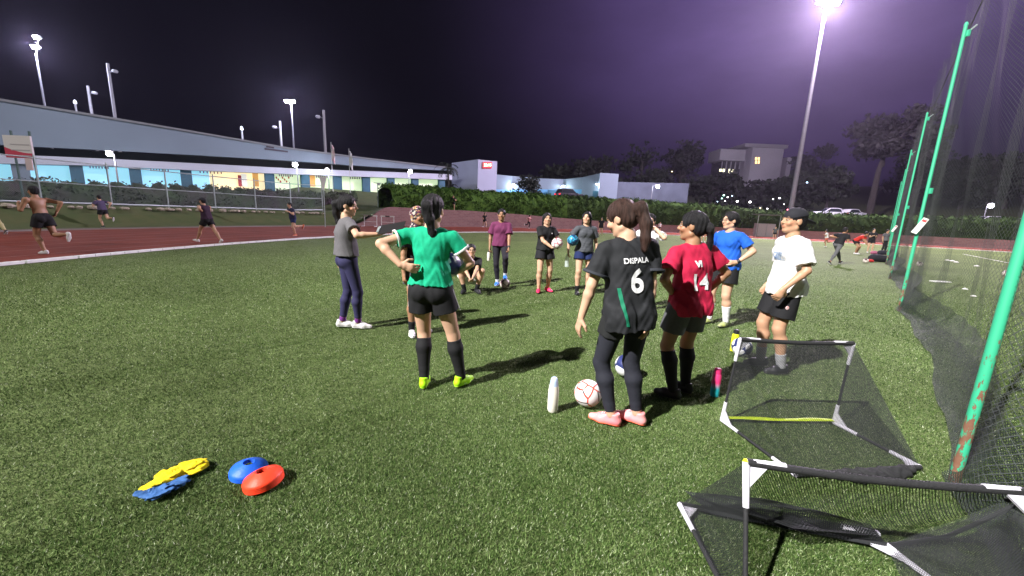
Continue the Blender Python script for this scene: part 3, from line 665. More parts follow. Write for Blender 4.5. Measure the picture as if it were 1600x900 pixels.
# distant lights of the street down the hill
cl = [(1131, 305, .9, 'g'), (1137, 308, .8, 'w'), (1128, 310, .7, 'g'), (1144, 306, .6, 'b'), (1121, 315, .5, 'b'), (1133, 314, .6, 'w'), (1152, 314.5, 1.2, 'w'), (1172, 315.5, 1.3, 'w'), (1188, 325, .6, 'y'), (1199, 326, .7, 'w'), (1218, 309.5, .9, 'v'), (1208, 311, .7, 'w'), (1225, 319, .5, 'w'), (1231, 327.5, .9, 'r'), (1248, 330, .5, 'w'), (1261, 285, 1.0, 'b'), (1244, 268, .6, 'b'), (1173, 325, .5, 'w'), (1050, 268, .7, 'y')]
cols = dict(g=(.4, 1, .8), w=(1, 1, 1), b=(.5, .75, 1), y=(1, .8, .4), v=(.8, .75, 1), r=(1, .08, .2))
nm = dict(g='green', w='white', b='bluish', y='yellow', v='violet', r='red')
LB = ['greenish lamp at the top left of the far light cluster', 'white lamp at the top of the far light cluster beside two greenish ones', 'greenish lamp lowest in the top of the far cluster', 'bluish lamp right of the greenish ones in the far cluster', 'small bluish lamp at the far left below the cluster', 'white lamp just below the greenish ones', 'round bright white lamp left of its equal twin', 'round bright white lamp above the blue tee, right of its equal twin', 'yellow lamp low above the storage cabinet', 'white lamp beside the low yellow one above the cabinet', 'violet lamp above and right of the storage cabinet', 'white lamp just left of the violet lamp', 'small white lamp between the violet lamp and the red one', 'red lamp at the foot of the tall mast', 'small white lamp low and right of the red lamp', 'bluish lit window lamp high in the trees right of the tall mast', 'small bluish lamp high in the trees left of the tall mast', 'dim white lamp below the right one of the bright twins', 'single yellow lamp high in the dark trees left of the flats']
for i, (px, py, s, k) in enumerate(cl):
    Y = 78 if py > 290 else 96
    c = AT(px, py, Y); z0 = terr_at(c.x, c.y); r = empty('distant_lamp', Vector((c.x, c.y, z0)), label=LB[i], cat='lamp', group='distant '+nm[k]+' lamps beyond the hedge')
    m = MB(); m.tube([(c.x, c.y, min(z0, c.z-1)), (c.x, c.y, c.z)], .03, 6); m.build('pole', dark_recess, r)
    m = MB(); m.lathe(c, [(0, -.17*s), (.15*s, -.09*s), (.16*s, .06*s), (0, .14*s)], 10); m.build('lens', mat('distant_glow_'+k, (1, 1, 1), .5, emit=cols[k], estr=7), r, True)
# flagpoles
for px, ytop, yb, Y, lb, c1 in ((517, 222, 300, 46, 'flagpole with a limp red and white flag', (.5, .12, .15)), (545, 232, 300, 47, 'flagpole with a limp white flag', (.6, .6, .6))):
    t_ = AT(px, ytop, Y); r = empty('flagpole', gb(t_), label=lb, cat='flagpole'); m = MB(); m.tube([gb(t_), t_], [.05, .03], 8); m.build('pole', mat('white_pole', (.55, .55, .58), .5), r, True)
    m = MB(); V = []; F = []
    for j in range(9):
        for i in range(6): V.append(t_+Vector((.05+i*.07+.05*math.sin(j*.9+i), .12*math.sin(i*2.1+j*.4), -.25-j*.22-i*.09)))
    for j in range(8):
        for i in range(5): F.append((j*6+i, j*6+i+1, (j+1)*6+i+1, (j+1)*6+i))
    m.add(V, F); fo = m.build('flag', mat('flag_cloth_%d' % px, c1, .8, col2=(.7, .7, .72), nscale=1.6), r, True)
    so = fo.modifiers.new('s', 'SOLIDIFY'); so.thickness = .01
# sign board at the left
def signboard():
    Y = 21.0; a = AT(5, 214, Y); b = AT(48, 216, Y); zb = AT(8, 249, Y).z; zt = a.z
    r = empty('sign_board', Vector((a.x, Y, terr_at(a.x, Y))), label='raised white and red notice board on two posts at the left edge', cat='sign')
    m = MB(); m.box(((a.x+b.x)/2, Y, (zt+zb)/2+.1), (b.x-a.x, .08, zt-zb)); bd = m.build('board', mat('board_white', (.62, .58, .58), .6), r)
    # red swoosh along the bottom
    V = []; F = []; n = 14; w = b.x-a.x; zz = (zt+zb)/2+.1-(zt-zb)/2
    for i in range(n+1):
        u = i/n; V += [(a.x+u*w, Y-.045, zz+.004), (a.x+u*w, Y-.045, zz+.22*(zt-zb)+.26*(zt-zb)*(1-u)**2)]
    for i in range(n): F.append((i*2, i*2+2, i*2+3, i*2+1))
    m = MB(); m.add(V, F); m.build('red_stripe', mat('board_red', (.5, .05, .09), .6), bd)
    m = MB(); m.box((b.x-.3, Y-.02, zz-.3), (.34, .05, .62)); m.build('lower_tab', mat('board_pink', (.6, .45, .45), .6), bd)
    for x in (a.x+.35, b.x-.12):
        m = MB(); m.tube([(x, Y+.08, terr_at(a.x, Y)-.2), (x, Y+.08, zt+.35)], .05, 8); m.build('post', dsteel_m, r, True)
    for k in range(3):
        m = MB(); m.box((a.x+.2+w*.45, Y-.048, zt-.35-.28*k), (w*.7, .012, .05)); m.build('text_line', mat('board_grey', (.42, .38, .40), .6), bd)
signboard()
# yield-shaped board by the path and thin lamp pole, hurdles, cabinet
t_ = AT(505, 288, 30); r = empty('inverted_sign', gb(t_), label='small white inverted triangle sign on a short post behind the track', cat='sign')
m = MB(); m.prism([(-.28, .45), (.28, .45), (.05, -.5), (-.05, -.5)], -.02, .02, c=t_+Vector((0, 0, .1))); m.build('plate', mat('sign_white', (.62, .6, .62), .6), r)
m = MB(); m.tube([gb(t_)-Vector((0, 0, .2)), t_+Vector((0, .04, .2))], .03, 8); m.build('post', steel_m, r, True)
t_ = AT(590, 286, 40); b_ = gb(t_); r = empty('thin_lamp_post', b_, label='thin unlit post with a small cross head before the tall hedge', cat='post')
m = MB(); m.tube([Vector((t_.x, t_.y, 0)), t_], .045, 8); m.build('pole', steel_m, r, True); m = MB(); m.box(t_, (.8, .12, .07)); m.box(t_+Vector((.1, 0, -.12)), (.25, .2, .2)); m.build('head', lamp_off, r)
hm = mat('hurdle_white', (.68, .68, .68), .5); hd = mat('hurdle_black', (.03, .03, .03), .5)
for i, (px, py) in enumerate(((579, 355), (604, 355), (600, 351))):
    if i == 2: continue
    g = G(px, py); g = g.normalized()*1 if False else g; k = 34/g.y; base = Vector((g.x*k, 34 if i == 0 else 34.4, .015)); base = Vector((AT(px, 350, 34.).x, 34+.3*i, .02))
    r = empty('hurdle', base, label=['white and black track hurdle at the left of the pair', 'white and black track hurdle at the right of the pair'][i], cat='hurdle', group='hurdles by the far side of the track')
    for s in (-.55, .55):
        m = MB(); m.tube([base+Vector((s, 0, 0)), base+Vector((s, 0, .95))], .03, 8); m.tube([base+Vector((s, 0, .03)), base+Vector((s, -.6, .03))], .03, 8); m.build('leg', hm, r, True)
    m = MB(); m.box(base+Vector((0, 0, .93)), (1.2, .04, .09)); m.build('top_bar', hm, r); m = MB(); m.box(base+Vector((0, -.022, .93)), (.4, .012, .09)); m.build('stripe', hd, r)
    m = MB(); m.tube([base+Vector((-.55, 0, .42)), base+Vector((.55, 0, .42))], .018, 8); m.build('cross_bar', hm, r, True)
g = AT(1196, 366, 50); r = empty('storage_cabinet', (g.x, g.y, 0), label='grey metal storage cabinet standing by the far side of the track', cat='cabinet')
gm = mat('cabinet_grey', (.20, .20, .21), .6, noise=.15, nscale=3); m = MB(); m.box((g.x, g.y+.4, .95), (2.3, .8, 1.7)); m.build('body', gm, r, bevel=.02)
for s in (-.56, .56): m = MB(); m.box((g.x+s, g.y-.02, .95), (1.06, .04, 1.56)); m.build('door', mat('cabinet_door', (.27, .27, .28), .55), r, bevel=.008)
m = MB(); m.box((g.x, g.y+.3, 2.9), (3.0, 1.4, .12)); m.build('canopy', mat('cabinet_dark', (.07, .09, .08), .7), r)
for s in (-1.4, 1.4): m = MB(); m.tube([(g.x+s, g.y-.3, 0), (g.x+s, g.y-.3, 2.9)], .04, 8); m.build('post', steel_m, r, True)
# ================================================================ CARS
def car(loc, rz, col, label, group=None, lights=True, suv=True):
    r = empty('parked_car', (0, 0, 0), label=label, cat='car', group=group)
    prof = [(-2.25, .35), (-2.28, .8), (-2.15, 1.0), (-1.2, 1.08)] if not suv else [(-2.25, .35), (-2.28, .85), (-2.2, 1.0)]
    body = [(-2.2, .3), (-2.25, .62), (-2.2, .95), (2.0, .98), (2.2, .8), (2.25, .45), (2.2, .3)]
    cabin = [(-2.1, .95), (-1.85, 1.55), (-1.3, 1.68), (.1, 1.66), (1.0, .97)] if suv else [(-1.7, .95), (-1.1, 1.4), (.3, 1.42), (1.15, .97)]
    pm = mat('car_paint_%s' % '_'.join(str(int(c*100)) for c in col), col, .3, coat=.6, metal=.2); gl = mat('car_glass', (.02, .025, .03), .08)
    m = MB(); m.prism(body, -.88, .88); m.build('body', pm, r, bevel=.06, smooth=True)
    m = MB(); m.prism(cabin, -.76, .76); cb = m.build('cabin', pm, r, bevel=.05, smooth=True)
    cen = sum(x for x, _ in cabin)/len(cabin)
    sc = [((x-cen)*.86+cen, .98+(z-.97)*.82) for x, z in cabin]
    m = MB(); m.prism(sc, -.775, .775); m.build('side_glass', gl, cb)
    m = MB(); p0, p1 = cabin[-1], cabin[-2]; m.bar((p0[0]-.03, 0, p0[1]+.05), (p1[0]+.04, 0, p1[1]-.05), 1.3, .03); m.build('windscreen', gl, cb)
    for x in (-1.4, 1.4):
        for s in (-.86, .86):
            m = MB(); M = Matrix.Rotation(R_(90), 3, 'X'); m.lathe((x, s, .34), [(0, -.1), (.3, -.11), (.34, -.06), (.34, .06), (.3, .11), (0, .1)], 18, M=M); w = m.build('wheel', mat('tyre', (.02, .02, .02), .8), r, True)
            m = MB(); m.lathe((x, s*1.01, .34), [(0, -.11), (.2, -.115), (.2, .115), (0, .11)], 14, M=M); m.build('rim', lamp_off, w, True)
    for s in (-.62, .62):
        m = MB(); m.box((2.2, s, .68), (.1, .36, .14)); m.build('headlight', mat('headlamp', (.8, .8, .8), .3, emit=(.9, .95, 1), estr=.6 if lights else 0), r)
        m = MB(); m.box((-2.24, s, .78), (.08, .34, .16)); m.build('tail_light', mat('tail_lamp', (.6, .02, .02), .3, emit=(1, .03, .05), estr=1.6), r)
        m = MB(); m.box((.85, s*1.55, 1.02), (.16, .14, .12)); m.build('mirror', pm, r, bevel=.02)
    r.location = loc; r.rotation_euler = (0, 0, rz); return r
def cp(px, py, Y): p = AT(px, py, Y); return p
def padcar(px, py, Y, rz, col, label, grp='cars parked beyond the hedge'):
    p = AT(px, py, Y); car(Vector((p.x, p.y, p.z)), rz, col, label, grp)
    m = MB(); m.box((p.x, p.y, p.z-1.0), (6.5, 4.5, 2.0)); o = m.build('parking_slab', mat('parking_asphalt', (.05, .05, .05), .9)); o['kind'] = 'structure'
padcar(889, 312.5, 62, R_(28), (.02, .02, .025), 'black hatchback with a red tail light parked before the blue wing')
padcar(1292, 339, 74, R_(172), (.62, .63, .68), 'white car with bright highlights parked left of the other white car')
padcar(1333, 340, 80, R_(10), (.55, .56, .62), 'smaller looking white car parked right of the first white car')
padcar(1536, 354, 64, R_(165), (.60, .62, .68), 'white car seen through the net left of the lamp')
padcar(1578, 357, 63, R_(170), (.50, .54, .62), 'silver blue car seen through the net under the lamp')
# ================================================================ FIGURES: distance-field bodies
def _n(v): v = np.asarray(v, float); return v/(np.linalg.norm(v)+1e-12)
class Field:
    def __init__(s, lo, hi, h):
        s.h = h; s.lo = np.floor(np.asarray(lo, float)/h)*h; s.n = np.ceil((np.asarray(hi)-s.lo)/h).astype(int)+1
        s.F = np.full(s.n, 1.0, np.float32)
    def block(s, lo, hi):
        a = np.clip(np.floor((np.asarray(lo)-s.lo)/s.h).astype(int), 0, s.n); b = np.clip(np.ceil((np.asarray(hi)-s.lo)/s.h).astype(int)+1, 0, s.n)
        if (b <= a).any(): return None
        ax = [(s.lo[i]+np.arange(a[i], b[i])*s.h).astype(np.float32) for i in range(3)]
        return tuple(slice(a[i], b[i]) for i in range(3)), np.stack(np.meshgrid(*ax, indexing='ij'), -1)
    def put(s, pr, k=.012, op='u'):
        f, lo, hi = pr; m = k+2.5*s.h if op == 'u' else k+s.h
        r = s.block(np.asarray(lo)-m, np.asarray(hi)+m)
        if r is None: return
        sl, P = r; d = f(P).astype(np.float32); A = s.F[sl]
        if op == 's': d = -d; hh = np.clip(.5-.5*(d-A)/max(k, 1e-5)*-1, 0, 1); hh = np.clip(.5+.5*(d-A)/max(k, 1e-5), 0, 1); s.F[sl] = A*(1-hh)+d*hh+k*hh*(1-hh)
        else: hh = np.clip(.5+.5*(A-d)/max(k, 1e-5), 0, 1); s.F[sl] = A*(1-hh)+d*hh-k*hh*(1-hh)
    def cut(s, p, n):          # keep the side opposite to n
        p = np.asarray(p, float); n = _n(n)
        ax = [s.lo[i]+np.arange(s.n[i])*s.h for i in range(3)]
        d = ((ax[0]-p[0])*n[0])[:, None, None]+((ax[1]-p[1])*n[1])[None, :, None]+((ax[2]-p[2])*n[2])[None, None, :]
        s.F = np.maximum(s.F, d.astype(np.float32))
    def mesh(s):
        F = s.F; neg = F < 0; c = [slice(0, -1), slice(1, None)]
        cnt = sum(neg[c[i], c[j], c[k]].astype(np.int8) for i in (0, 1) for j in (0, 1) for k in (0, 1))
        act = (cnt > 0) & (cnt < 8); idx = np.full(act.shape, -1, np.int32); I = np.argwhere(act); idx[act] = np.arange(len(I))
        acc = np.zeros((len(I), 3)); w = np.zeros((len(I), 1))
        co = [(i, j, k) for i in (0, 1) for j in (0, 1) for k in (0, 1)]
        val = {q: F[I[:, 0]+q[0], I[:, 1]+q[1], I[:, 2]+q[2]] for q in co}
        for q in co:
            for ax in range(3):
                if q[ax] == 0:
                    r = list(q); r[ax] = 1; r = tuple(r); a, b = val[q], val[r]; m = (a < 0) != (b < 0); t = np.where(m, a/(np.where(m, a-b, 1)), 0)
                    p = np.tile(np.array(q, float), (len(I), 1)); p[:, ax] = t; acc += p*m[:, None]; w += m[:, None]
        V = s.lo+(I+acc/w)*s.h; Q = []
        for ax in range(3):
            a = [slice(None)]*3; b = [slice(None)]*3; a[ax] = slice(0, -1); b[ax] = slice(1, None)
            x = neg[tuple(a)]; y = neg[tuple(b)]; E = np.argwhere(x != y); o = [i for i in range(3) if i != ax]
            E = E[(E[:, o[0]] > 0) & (E[:, o[1]] > 0) & (E[:, o[0]] < F.shape[o[0]]-1) & (E[:, o[1]] < F.shape[o[1]]-1)]
            def g(d0, d1):
                e = E.copy(); e[:, o[0]] += d0; e[:, o[1]] += d1; return idx[e[:, 0], e[:, 1], e[:, 2]]
            q = np.stack([g(-1, -1), g(0, -1), g(0, 0), g(-1, 0)], 1); fl = x[E[:, 0], E[:, 1], E[:, 2]]
            if ax == 1: fl = ~fl
            q[~fl] = q[~fl][:, ::-1]; Q.append(q)
        Q = np.concatenate(Q); Q = Q[(Q >= 0).all(1)]; return V, Q
def rc(a, b, ra, rb, flat=None, fa=None):
    """round cone a->b; flat: scale (<1 thins) along axis fa"""
    a = np.asarray(a, float); b = np.asarray(b, float); ab = b-a; L2 = max(float(ab@ab), 1e-9); R = max(ra, rb)
    fa_ = _n(fa) if fa is not None else None
    def f(P):
        p = P-a
        t = np.clip(p@ab/L2, 0, 1); d = p-t[..., None]*ab
        if fa_ is not None:
            c = d@fa_; d = d+(c*(1/flat-1))[..., None]*fa_
        return np.linalg.norm(d, axis=-1)-(ra+(rb-ra)*t)
    return f, np.minimum(a, b)-R, np.maximum(a, b)+R
def ell(c, r, X=(1, 0, 0), Y=(0, 1, 0), Z=(0, 0, 1)):
    c = np.asarray(c, float); M = np.stack([_n(X), _n(Y), _n(Z)]).T; r = np.asarray(r, float); R = r.max()
    def f(P):
        q = (P-c)@M; k0 = np.linalg.norm(q/r, axis=-1); k1 = np.linalg.norm(q/(r*r), axis=-1); return np.where(k1 > 1e-9, k0*(k0-1)/np.maximum(k1, 1e-9), -R)
    return f, c-R, c+R
def ik(a, t, l1, l2, pole):
    a = np.asarray(a, float); t = np.asarray(t, float); d = t-a; L = np.linalg.norm(d); mx = (l1+l2)*.998
    if L > mx: t = a+d/L*mx; d = t-a; L = mx
    u = d/L; x = (l1*l1-l2*l2+L*L)/(2*L); h = math.sqrt(max(l1*l1-x*x, 0)); p = np.asarray(pole, float); p = p-(p@u)*u; return a+u*x+_n(p)*h, t
def wrinkle(P, amp, fr, seed=0, st=(1, 1, 1)):
    q = P*np.asarray(st)*fr; x, y, z = q[..., 0]+seed*1.7, q[..., 1]+seed*.9, q[..., 2]+seed*2.3
    wx = x+.9*np.sin(y*.7+z*.5); wz = z+1.1*np.sin(x*.8+seed); w = np.sin(wx*1.1+wz*1.3+.8*np.sin(y*1.2))*.6+np.sin(wz*2.1-wx*.9+y*1.4)*.3+np.sin(wx*2.6+wz*1.7+2*y)*.18
    return amp*w
skin_m = attr_mat('skin', rough=.5, sss=.06, spec=.4)
def cloth(name, col, rough=.8, noise=.06, col2=None, nscale=40, stretch=None, sheen=.2):
    return mat('cloth_'+name, col, rough, noise=noise, nscale=nscale, bump=.25, bscale=260, col2=col2, sheen=0, spec=.3, stretch=stretch)
def shp(name, col, rough=.5): return mat('shoe_'+name, col, rough, noise=.08, nscale=30)
eye_w = mat('eye_white', (.42, .38, .35), .3); eye_d = mat('eye_iris', (.03, .018, .012), .2)
def hairmat(name, col, col2): return mat('hair_'+name, col, .5, col2=col2, nscale=9, stretch=(9, 9, 1.2), bump=.6, bscale=70, spec=.22, detail=5)
hair_black = hairmat('black', (.006, .006, .008), (.022, .020, .022)); hair_brown = hairmat('brown', (.018, .009, .007), (.06, .032, .026))
SK = dict(light=(.56, .34, .23), mid=(.44, .25, .155), tan=(.33, .175, .10), dark=(.15, .072, .042))
HS = 1.07
class Person:
    """local frame: +Y forward, +X the person's right, z up; sizes for a 1.65 m figure then scaled"""
    def __init__(s, label, loc, H, yaw, skin='light', vox=.008, pel=(0, 0, .925), lean=0, side=0, twist=0, head=0, nod=0, tilt=0, lf=(-.12, 0, 0), rf=(.12, 0, 0), lfy=-10, rfy=10, lfp=0, rfp=0,
                 lk=None, rk=None, lh=None, rh=None, le=(-.3, -1, -.2), re=(.3, -1, -.2), build=1.0, sex='f', group='players gathered on the pitch', lhd=None, rhd=None, lhn=None, rhn=None, curl=.5, cat='person', chest=.045):
        s.k = H/1.70; s.vox = vox/s.k; s.h = vox/s.k; s.build = build; s.loc = loc; s.yaw = yaw; s.sex = sex; s.skin = np.array(SK[skin]); s.b = build; s.curl = curl
        P = s.P = np.array(pel, float)
        # torso basis
        la, sa = R_(lean), R_(side); up = _n((math.sin(sa), math.sin(la), math.cos(la)*math.cos(sa))); s.up = up
        t = R_(twist); s.fp = _n(np.array([0, 1, 0])-up*up[1]); s.rp = np.cross(s.fp, up)
        s.fc = _n(s.fp*math.cos(t)+s.rp*math.sin(t)); s.rcv = np.cross(s.fc, up)
        sh = .168 if sex == 'f' else .19
        s.C = P+up*.30; s.N = P+up*.50+s.fc*.005; s.SL = P+up*.435-s.rcv*sh; s.SR = P+up*.435+s.rcv*sh; s.W = P+up*.13
        s.HL = P-s.rp*.088-up*.03; s.HR = P+s.rp*.088-up*.03
        # head basis
        hy, hn, ht_ = R_(head), R_(nod), R_(tilt)
        f = np.array([math.sin(hy), math.cos(hy), 0.]); r = np.array([math.cos(hy), -math.sin(hy), 0.]); u = np.array([0, 0, 1.])
        f2 = f*math.cos(hn)-u*math.sin(hn); u2 = u*math.cos(hn)+f*math.sin(hn); r2 = r*math.cos(ht_)-u2*math.sin(ht_); u3 = u2*math.cos(ht_)+r*math.sin(ht_)
        s.hf, s.hu, s.hr = f2, u3, r2
        s.HC = s.N+up*.055+u3*.092+f2*.02
        L1, L2 = .272, .245
        dl = s.SL+np.array([-.06, .03, -.5]); dr = s.SR+np.array([.06, .03, -.5])
        s.EL, s.WL = ik(s.SL, dl if lh is None else lh, L1, L2, le); s.ER, s.WR = ik(s.SR, dr if rh is None else rh, L1, L2, re)
        s.feet = []; 
        s.KL, s.AL = ik(s.HL, np.array(lf, float)+np.array([0, 0, .085]), .415, .405, (math.sin(R_(lfy)), 1, .1) if lk is None else lk)
        s.KR, s.AR = ik(s.HR, np.array(rf, float)+np.array([0, 0, .085]), .415, .405, (math.sin(R_(rfy)), 1, .1) if rk is None else rk)
        s.fl = (R_(lfy), R_(lfp)); s.fr = (R_(rfy), R_(rfp)); s.hd = (lhd, rhd, lhn, rhn); s.chest = chest
        s.lim()
        s.body(label, cat, group)
    def lim(s):
        A = np.array([s.P, s.N, s.SL, s.SR, s.EL, s.ER, s.WL, s.WR, s.KL, s.KR, s.AL, s.AR, s.HC+s.hu*.14, s.HC])
        s.lo = A.min(0)-.26; s.hi = A.max(0)+.26
    def fld(s, pts, pad=.2, h=None):
        A = np.array(pts); return Field(A.min(0)-pad, A.max(0)+pad, h or s.h)
    def footframe(s, side):
        A = s.AL if side < 0 else s.AR; y, p = s.fl if side < 0 else s.fr
        f = np.array([math.sin(y)*math.cos(p), math.cos(y)*math.cos(p), -math.sin(p)]); r = np.array([math.cos(y), -math.sin(y), 0]); u = np.cross(r, f); return A, f, r, u
    def torso(s, F, o=0, arms=False, loose=0, pelvis=True):
        b = s.b; up, fc, rc_, rp, fp = s.up, s.fc, s.rcv, s.rp, s.fp; w = 1 if s.sex == 'f' else 1.08
        if pelvis:
            oo = o; o = o+(loose*.7+.005 if loose else 0)
            F.put(ell(s.P, (.158*b+o, .112*b+o, .115+o), rp, fp, up), .03)
            F.put(ell(s.P-up*.045-rp*.07-fp*.045, (.085*b+o, .08*b+o, .085+o), rp, fp, up), .03); F.put(ell(s.P-up*.045+rp*.07-fp*.045, (.085*b+o, .08*b+o, .085+o), rp, fp, up), .03)
            o = oo
        F.put(ell(s.W, (.128*b*w+o+loose, .092*b+o+loose, .15+o), (rp+rc_), (fp+fc), up), .04)
        F.put(ell(s.C+up*.015, (.142*w*b**.6+o+loose*.5, .102*b**.6+o+loose*.4, .165+o), rc_, fc, up), .04)
        F.put(rc(s.SL+rc_*.04-up*.012, s.SR-rc_*.04-up*.012, .048+o, .048+o), .035)
        F.put(rc(s.C+up*.1-rc_*.07-fc*.01, s.C+up*.1+rc_*.07-fc*.01, .085+o, .085+o, .85, fc), .03)
        if s.sex == 'f' and s.chest:
            for q in (-1, 1): F.put(ell(s.C+up*.035+rc_*q*.07+fc*.07, (.058+o, s.chest+o, .058+o), rc_, fc, up), .03)
    def neck(s, F, o=0):
        F.put(rc(s.N-s.up*.035, s.HC-s.hu*.05-s.hf*.015, .055+o, .048+o), .025); F.put(rc(s.SL*.55+s.SR*.45+s.up*.015, s.N+s.up*.01, .04+o, .045+o), .04); F.put(rc(s.SR*.55+s.SL*.45+s.up*.015, s.N+s.up*.01, .04+o, .045+o), .04)
    def arm(s, F, side, o=0, lo=False):
        S, E, W_ = (s.SL, s.EL, s.WL) if side < 0 else (s.SR, s.ER, s.WR); b = s.b; g = 1 if s.sex == 'f' else 1.15
        F.put(ell(S-s.up*.012, np.array([.049, .05, .058])*g+o), .025)
        F.put(rc(S, E, .047*b*g+o, .036*b*g+o), .02)
        m = E*.72+W_*.28; F.put(rc(E, m, .036*b*g+o, .037*b*g+o), .015); F.put(rc(m, W_, .037*b*g+o, .0245*g+o), .015)
    def hand(s, F, side):
        E, W_ = (s.EL, s.WL) if side < 0 else (s.ER, s.WR); d = s.hd[0 if side < 0 else 1]; nn = s.hd[2 if side < 0 else 3]
        d = _n(d) if d is not None else _n(_n(W_-E)+np.array([0, .15, -.25]))
        n = np.asarray(nn, float) if nn is not None else np.array([-side*1.0, .1, 0])       # palm normal
        n = _n(n-(n@d)*d); x = np.cross(d, n)*-side      # towards thumb
        if s.h > .015: F.put(rc(W_, W_+d*.12+n*.02, .028, .02, .6, n), .01); return
        F.put(rc(W_, W_+d*.03, .025, .028, .75, n), .008)
        F.put(rc(W_+d*.03, W_+d*.075, .034, .037, .42, n), .012)
        c = s.curl
        for i, (off, L) in enumerate(((.030, .068), (.010, .076), (-.010, .072), (-.029, .058))):
            p = W_+d*.088+x*off; ang = .12+i*.03; q = p; dirv = d
            for j, f in enumerate((.45, .32, .25)):
                ang += c*.62*(1+.1*i) if j else c*.45
                dv = d*math.cos(ang)+n*math.sin(ang)+x*off*1.6; q2 = q+_n(dv)*L*f; F.put(rc(q, q2, .0098-.0008*j, .009-.0008*j), .004); q = q2
        t0 = W_+d*.022+x*.024+n*.006; t1 = t0+_n(d*.6+x*.75+n*.35)*.042; t2 = t1+_n(d*.85+x*.25+n*.45)*.033; F.put(rc(t0, t1, .015, .0115), .008); F.put(rc(t1, t2, .011, .009), .004)
    def leg(s, F, side, o=0, part='all'):
        Hh, K, A = (s.HL, s.KL, s.AL) if side < 0 else (s.HR, s.KR, s.AR); b = s.b; back = -_n(_n((Hh+A)/2-K)*-1) if np.linalg.norm((Hh+A)/2-K) > .02 else np.array([0, -1, 0.])
        back = np.array([0, -1., 0]); v = _n(A-K); back = _n(back-(back@v)*v)
        F.put(rc(Hh+np.array([0, 0, -.01]), K, .089*b+o, .057*b**.6+o), .03)
        F.put(rc(K, K+v*.02, .056*b**.6+o, .055*b**.6+o), .01)
        m = K*.68+A*.32+back*.012; F.put(rc(K, m, .051+o, .059*b**.5+o), .02); F.put(rc(m, K*.2+A*.8, .059*b**.5+o, .039+o), .02); F.put(rc(K*.2+A*.8, A, .039+o, .036+o), .012)
        if part == 'all':
            A, f, r, u = s.footframe(side); F.put(rc(A-u*.045-f*.02, A-u*.058+f*.10, .026, .016), .015)
    def headf(s, F):
        c, r, f, u = s.HC, s.hr, s.hf, s.hu; g = HS
        P = lambda x, y, z: c+(r*x+f*y+u*z)*g
        E = lambda p, q, *a: ell(p, np.array(q)*g, *a); R2 = lambda a, b, x, y: rc(a, b, x*g, y*g)
        F.put(E(P(0, -.012, .028), (.0735, .092, .083), r, f, u), .012)
        F.put(E(P(0, .022, -.028), (.058, .066, .085), r, f, u), .02)
        F.put(R2(P(-.042, -.005, -.062), P(-.012, .058, -.092), .026, .02), .018); F.put(R2(P(.042, -.005, -.062), P(.012, .058, -.092), .026, .02), .018)
        if s.h < .016:
            F.put(R2(P(-.034, .072, .022), P(.034, .072, .022), .014, .014), .012)
            for q in (-1, 1):
                F.put(E(P(q*.031, .094, .002), (.017, .011, .010), r, f, u), .008, 's'); F.put(E(P(q*.04, .062, -.028), (.022, .022, .022), r, f, u), .015)
                F.put(E(P(q*.074, -.008, -.008), (.009, .019, .03), r, f+r*q*.5, u), .006)
            F.put(R2(P(0, .083, .012), P(0, .103, -.022), .0075, .0115), .008); F.put(R2(P(-.011, .092, -.027), P(.011, .092, -.027), .008, .008), .005)
            F.put(R2(P(-.017, .080, -.052), P(.017, .080, -.052), .0085, .0085), .005); F.put(R2(P(-.014, .078, -.063), P(.014, .078, -.063), .009, .009), .005)
    def finish(s, F, name, mt, parent=None, smooth=2):
        V, Q = F.mesh(); 
        if len(Q) == 0: return None
        o = np_mesh(name, V*s.k, Q, mt, None, True)
        if parent is not None: o.parent = parent
        return o
    def body(s, label, cat, group):
        F = Field(s.lo, s.hi, s.h); s.torso(F); s.neck(F)
        for q in (-1, 1): s.arm(F, q); s.leg(F, q)
        s.headf(F)
        for q in (-1, 1): s.hand(F, q)
        o = s.root = s.finish(F, 'person', skin_m); n = len(o.data.vertices)
        V = np.empty(n*3, np.float32); o.data.vertices.foreach_get('co', V); V = V.reshape(-1, 3)/s.k; C = np.ones((n, 4), np.float32); C[:, :3] = s.skin*(1+.06*np.sin(V[:, :1]*31+V[:, 2:]*23)*np.sin(V[:, 1:2]*27))
        q = (V-s.HC)/HS; x, y, z = q@s.hr, q@s.hf, q@s.hu
        if s.h < .016:
            lip = (np.abs(x) < .021) & (y > .06) & (z > -.070) & (z < -.047); C[lip, :3] = s.skin*np.array([.95, .68, .66])
            br = (np.abs(np.abs(x)-.034) < .019) & (y > .05) & (np.abs(z-.027+.15*np.abs(np.abs(x)-.03)) < .0055); C[br, :3] = (.03, .02, .016)
            sk = (np.abs(np.abs(x)-.031) < .020) & (y > .05) & (np.abs(z-.003) < .009); C[sk, :3] *= .86
            ch = (np.abs(np.abs(x)-.042) < .022) & (y > .03) & (np.abs(z+.028) < .02); C[ch, :3] *= np.array([1.08, .93, .92])
        at = o.data.color_attributes.new('Col', 'FLOAT_COLOR', 'POINT'); at.data.foreach_set('color', C.ravel())
        o.location = s.loc; o.rotation_euler = (0, 0, -R_(s.yaw)); tag(o, label, cat, group)
        if s.h < .016:
            for q in (-1, 1):
                c = (s.HC+(s.hr*q*.031+s.hf*.0765+s.hu*.002)*HS)*s.k
                F2 = Field(c/s.k-.02, c/s.k+.02, .0025); F2.put(ell(c/s.k, (.0112, .011, .0056), s.hr, s.hf, s.hu), .001); e = s.finish(F2, 'eye', eye_w, o)
                c2 = c/s.k+s.hf*.0085; F3 = Field(c2-.015, c2+.015, .0018); F3.put(ell(c2, (.0060, .005, .0056), s.hr, s.hf, s.hu), .001); i_ = s.finish(F3, 'iris', eye_d, e)
